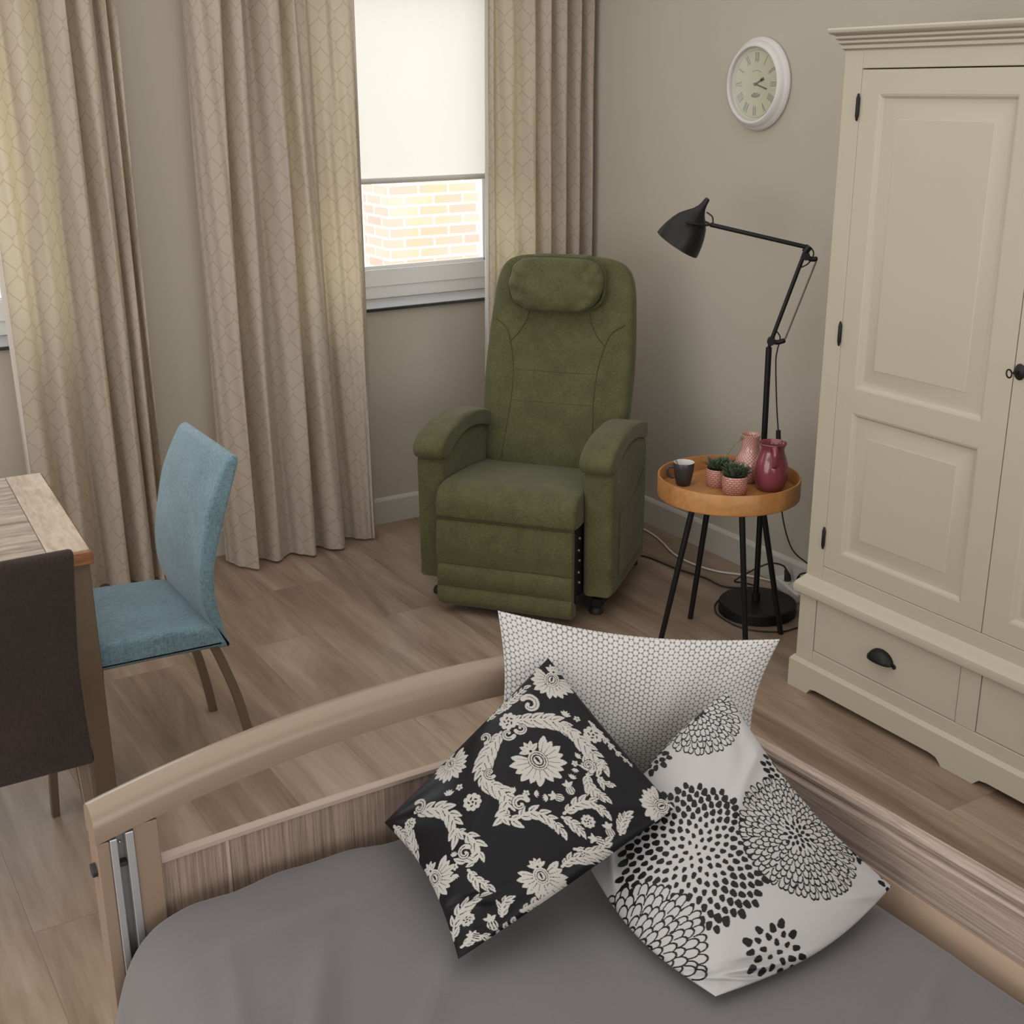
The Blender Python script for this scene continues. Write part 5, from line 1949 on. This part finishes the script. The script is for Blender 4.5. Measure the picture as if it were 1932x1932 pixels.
def dahlias(X, Y):
    Wc, K = (0.335, 0.332, 0.338), (0.006, 0.006, 0.007)
    P = Paint(X, Y, Wc)
    rs = random.Random(4)

    def cp(x, y):
        return 1100+x/3.116, 1280+y/3.116

    def outline(x, y, rx, seeds, rings, sq=1.0, ang0=0.0):
        cx, cy = cp(x, y)
        rx /= 3.116
        step = (rx-seeds/3.116)/rings
        for i in range(rings, 0, -1):
            ro = seeds/3.116+step*i
            n = max(8, int(2*PI*ro/(step*0.95)))
            for k in range(n):
                a = 2*PI*(k+0.5*(i % 2))/n+rs.uniform(-.05, .05)
                rj = ro+rs.uniform(-0.18, 0.18)*step
                hx = step*0.82
                hy = PI*ro/n*1.04
                px, py = cx+(rj-hx)*math.cos(a), cy+(rj-hx)*math.sin(a)*sq
                near, u_, v_ = P.local(px, py, a, step*2.2)
                q = (np.maximum(u_, 0)/hx)**2+(v_/hy)**2
                body = near & (u_ > -step*1.0) & (np.where(u_ > 0, q, (v_/hy)**2) < 1)
                edge = body & (np.where(u_ > 0, np.sqrt(q), np.abs(v_)/hy) > 1-2.1/min(hx, hy)) & (u_ > -step*0.45)
                P.fill(body, Wc)
                P.fill(edge, K)
        s = seeds/3.116
        m = 24
        for k in range(m):
            a = k*2.39996
            q = s*math.sqrt((k+0.5)/m)*0.95
            P.ellipse(cx+q*math.cos(a), cy+q*math.sin(a), 5.6, 3.4, a, K)

    def dots(x, y, rx, n, sq=1.0, r0=0.0):
        cx, cy = cp(x, y)
        rx /= 3.116
        for k in range(n):
            fr = (k+0.5)/n
            a = k*2.39996
            q = rx*math.sqrt(fr)
            if q < r0:
                continue
            sz = 4.0*(0.75+0.75*fr**0.5)*rs.uniform(0.85, 1.15)
            px, py = cx+q*math.cos(a), cy+q*math.sin(a)*sq
            near, u_, v_ = P.local(px, py, a+rs.uniform(-.3, .3), sz*2.6)
            P.fill(near & ((np.abs(u_)/(sz*1.35))**2.6+(np.abs(v_)/(sz*(0.95-0.22*u_/(sz*1.35))))**2.6 < 1), K)

    dots(610, 1195, 415, 250)
    dots(1420, 640, 330, 150)
    dots(340, 575, 110, 22)
    dots(1030, 1690, 150, 26)
    dots(1800, 1230, 80, 9)
    dots(880, 60, 80, 9)
    dots(1640, 1000, 110, 20)
    outline(1240, 1035, 375, 100, 7, 1.02)
    outline(640, 250, 330, 70, 6)
    outline(300, 1730, 420, 70, 7)
    return P.col


def pillow(name, label, cor, thick, mat, painter=None, px=None, edges=(0, 0, 0, 0), N=120, wr=1.0, puff=0.5, seed=1, asym=0.62, folds=()):
    """cor: TL, TR, BR, BL in world space; edges: inward pull of top, right, bottom, left edge middles"""
    TL, TR, BR, BL = [np.array(c, float) for c in cor]
    ctr = (TL+TR+BR+BL)/4
    nrm = np.cross(TR-TL, BL-TL)
    nrm /= np.linalg.norm(nrm)
    if nrm[2] < 0 and abs(nrm[2]) > 0.2:
        nrm = -nrm
    if abs(nrm[2]) <= 0.2 and nrm[1] > 0:
        nrm = -nrm

    def surf(N, sgn):
        uu = np.linspace(0, 1, N+1)
        U, V = np.meshgrid(uu, uu)          # V from top (0) to bottom (1)
        # edge curves, pulled at their middles; sin^1 shape
        def edge(a, b, k, t):
            m = (a+b)/2
            w = (np.sin(PI*t)**1.0)[..., None]
            return a*(1-t)[..., None]+b*t[..., None]+w*k*(ctr-m)
        top = edge(TL, TR, edges[0], uu)
        bot = edge(BL, BR, edges[2], uu)
        lef = edge(TL, BL, edges[3], uu)
        rig = edge(TR, BR, edges[1], uu)
        U3, V3 = U[..., None], V[..., None]
        S = (1-V3)*top[None, :, :]+V3*bot[None, :, :]+(1-U3)*lef[:, None, :]+U3*rig[:, None, :]
        S -= (1-U3)*(1-V3)*TL+U3*(1-V3)*TR+U3*V3*BR+(1-U3)*V3*BL
        h = (np.sin(PI*U)*np.sin(PI*V))
        h = np.clip(h, 0, None)**puff
        rs = np.random.RandomState(seed)
        wv = np.zeros_like(U)
        for (cu, cv) in ((0, 0), (1, 0), (1, 1), (0, 1)):
            du, dv = U-cu, V-cv
            d = np.hypot(du, dv)
            a = np.arctan2(np.abs(dv), np.abs(du)+1e-9)
            wv += 0.055*np.sin(a*rs.uniform(9, 14)+rs.uniform(0, 6))*np.exp(-(d/0.33)**2)*np.clip(d*6, 0, 1)
        for k in range(5):
            fx, fy, ph = rs.uniform(-9, 9), rs.uniform(-9, 9), rs.uniform(0, 6)
            wv += 0.022*np.sin(fx*U+fy*V+ph)
        tt = thick*(asym if sgn > 0 else 1-asym)*2
        H = sgn*tt*h*(1+wr*wv*1.6)
        if sgn > 0:
            for cu, cv, ang, ln, wd, amp in folds:
                du, dv = U-cu, V-cv
                a_ = du*math.cos(ang)+dv*math.sin(ang)
                b_ = -du*math.sin(ang)+dv*math.cos(ang)+0.25*a_*a_
                H = H+amp*np.exp(-(a_/ln)**2-(b_/wd)**2)*np.clip(h*3, 0, 1)
        return U, V, S+H[..., None]*nrm

    U, V, S = surf(N, 1)
    M2 = 60
    U2, V2, S2 = surf(M2, -1)
    allv = np.concatenate([S.reshape(-1, 3), S2.reshape(-1, 3)])
    org = np.array([ctr[0], ctr[1], ctr[2]])

    def quads(n, off, flip):
        i = np.arange(n)
        I, J = np.meshgrid(i, i)
        a = (J*(n+1)+I+off).ravel()
        q = np.stack([a, a+1, a+n+2, a+n+1], 1)
        return q[:, ::-1] if flip else q
    # winding so that the front faces along +nrm
    e = np.dot(np.cross(TR-TL, BL-TL), nrm) > 0
    F = np.concatenate([quads(N, 0, not e), quads(M2, (N+1)**2, e)])
    me = bpy.data.meshes.new(name)
    me.from_pydata((allv-org).tolist(), [], F.tolist())
    uvl = me.uv_layers.new(name='UVMap')
    w_, h_ = np.linalg.norm(TR-TL), np.linalg.norm(BL-TL)
    uvv = np.concatenate([np.stack([U.ravel()*w_, (1-V.ravel())*h_], 1), np.stack([U2.ravel()*w_, (1-V2.ravel())*h_], 1)])
    li = np.empty(len(me.loops), dtype=np.int32)
    me.loops.foreach_get('vertex_index', li)
    uvl.data.foreach_set('uv', uvv[li].astype(np.float32).ravel())
    if painter is not None:
        Hm = homography([(0, 0), (1, 0), (1, 1), (0, 1)], px)
        # the print follows the cloth: cover design coordinates from the pulled edges as well
        def design(U, V):
            edge_px = [np.array(p, float) for p in px]
            c2 = sum(edge_px)/4
            q = np.stack([U.ravel(), V.ravel(), np.ones(U.size)], 0)
            r_ = Hm @ q
            Xd, Yd = (r_[0]/r_[2]).reshape(U.shape), (r_[1]/r_[2]).reshape(U.shape)
            a, b, c, d = edge_px
            for (p, q2, k, wgt) in ((a, b, edges[0], np.sin(PI*U)*(1-V)), (b, c, edges[1], np.sin(PI*V)*U), (d, c, edges[2], np.sin(PI*U)*V), (a, d, edges[3], np.sin(PI*V)*(1-U))):
                m = (p+q2)/2
                Xd = Xd+wgt*k*(c2[0]-m[0])
                Yd = Yd+wgt*k*(c2[1]-m[1])
            return Xd, Yd
        c1 = painter(*design(U, V)).reshape(-1, 3)
        c2 = painter(*design(U2, V2)).reshape(-1, 3)
        ca = me.color_attributes.new('print', 'FLOAT_COLOR', 'POINT')
        full = np.ones((len(allv), 4), np.float32)
        full[:, :3] = np.concatenate([c1, c2])
        ca.data.foreach_set('color', full.ravel())
    me.update()
    o = mesh_obj(name, me, mat, None, smooth=None)
    for pl in me.polygons:
        pl.use_smooth = True
    o.location = org
    tag(o, label, 'cushion', 'scatter cushions on the bed')
    return o


pillow('cushion', 'white and grey cushion with a fine honeycomb weave, propped at the back', [(0.997, 1.68, 1.010), (1.3975, 1.42, 0.9602), (1.352, 1.402, 0.692), (0.950, 1.660, 0.700)], 0.040, 'hex',
       edges=(0.14, 0.12, 0.0, 0.10), N=120, wr=0.5, puff=0.55, seed=3)
pillow('cushion', 'black cushion with silver-grey damask leaves and flowers', [(1.037, 1.585, 0.950), (1.062, 1.275, 0.820), (0.701, 1.300, 0.682), (0.752, 1.640, 0.702)], 0.045, 'damask', painter=damask,
       px=[(1025, 1235), (1272, 1525), (865, 1812), (722, 1550)], edges=(0.02, -0.02, 0.10, 0.02), N=380, wr=0.7, puff=0.5, seed=5,
       folds=((0.86, 0.80, 2.2, 0.10, 0.022, 0.009), (0.80, 0.84, 2.0, 0.12, 0.02, -0.008), (0.90, 0.90, 2.4, 0.10, 0.02, 0.006), (0.55, 0.72, 1.0, 0.22, 0.05, 0.006)))
pillow('cushion', 'white satin cushion with black outlined dahlia print, at the right', [(1.240, 1.372, 0.925), (1.328, 1.079, 0.700), (0.959, 1.049, 0.682), (0.968, 1.356, 0.698)], 0.042, 'dahlia', painter=dahlias,
       px=[(1385, 1298), (1682, 1672), (1350, 1882), (1115, 1650)], edges=(0.12, -0.14, -0.12, -0.17), N=380, wr=1.0, puff=0.5, seed=8,
       folds=((0.93, 0.78, -1.25, 0.20, 0.022, 0.011), (0.885, 0.80, -1.25, 0.18, 0.022, -0.008), (0.86, 0.86, -0.9, 0.16, 0.022, 0.010), (0.82, 0.90, -0.8, 0.14, 0.018, -0.007), (0.92, 0.90, -0.9, 0.12, 0.016, 0.008), (0.30, 0.10, 1.2, 0.22, 0.03, 0.008), (0.42, 0.12, 1.5, 0.2, 0.03, -0.006), (0.10, 0.90, 0.5, 0.15, 0.025, 0.008), (0.97, 0.12, 2.2, 0.12, 0.02, 0.008)))
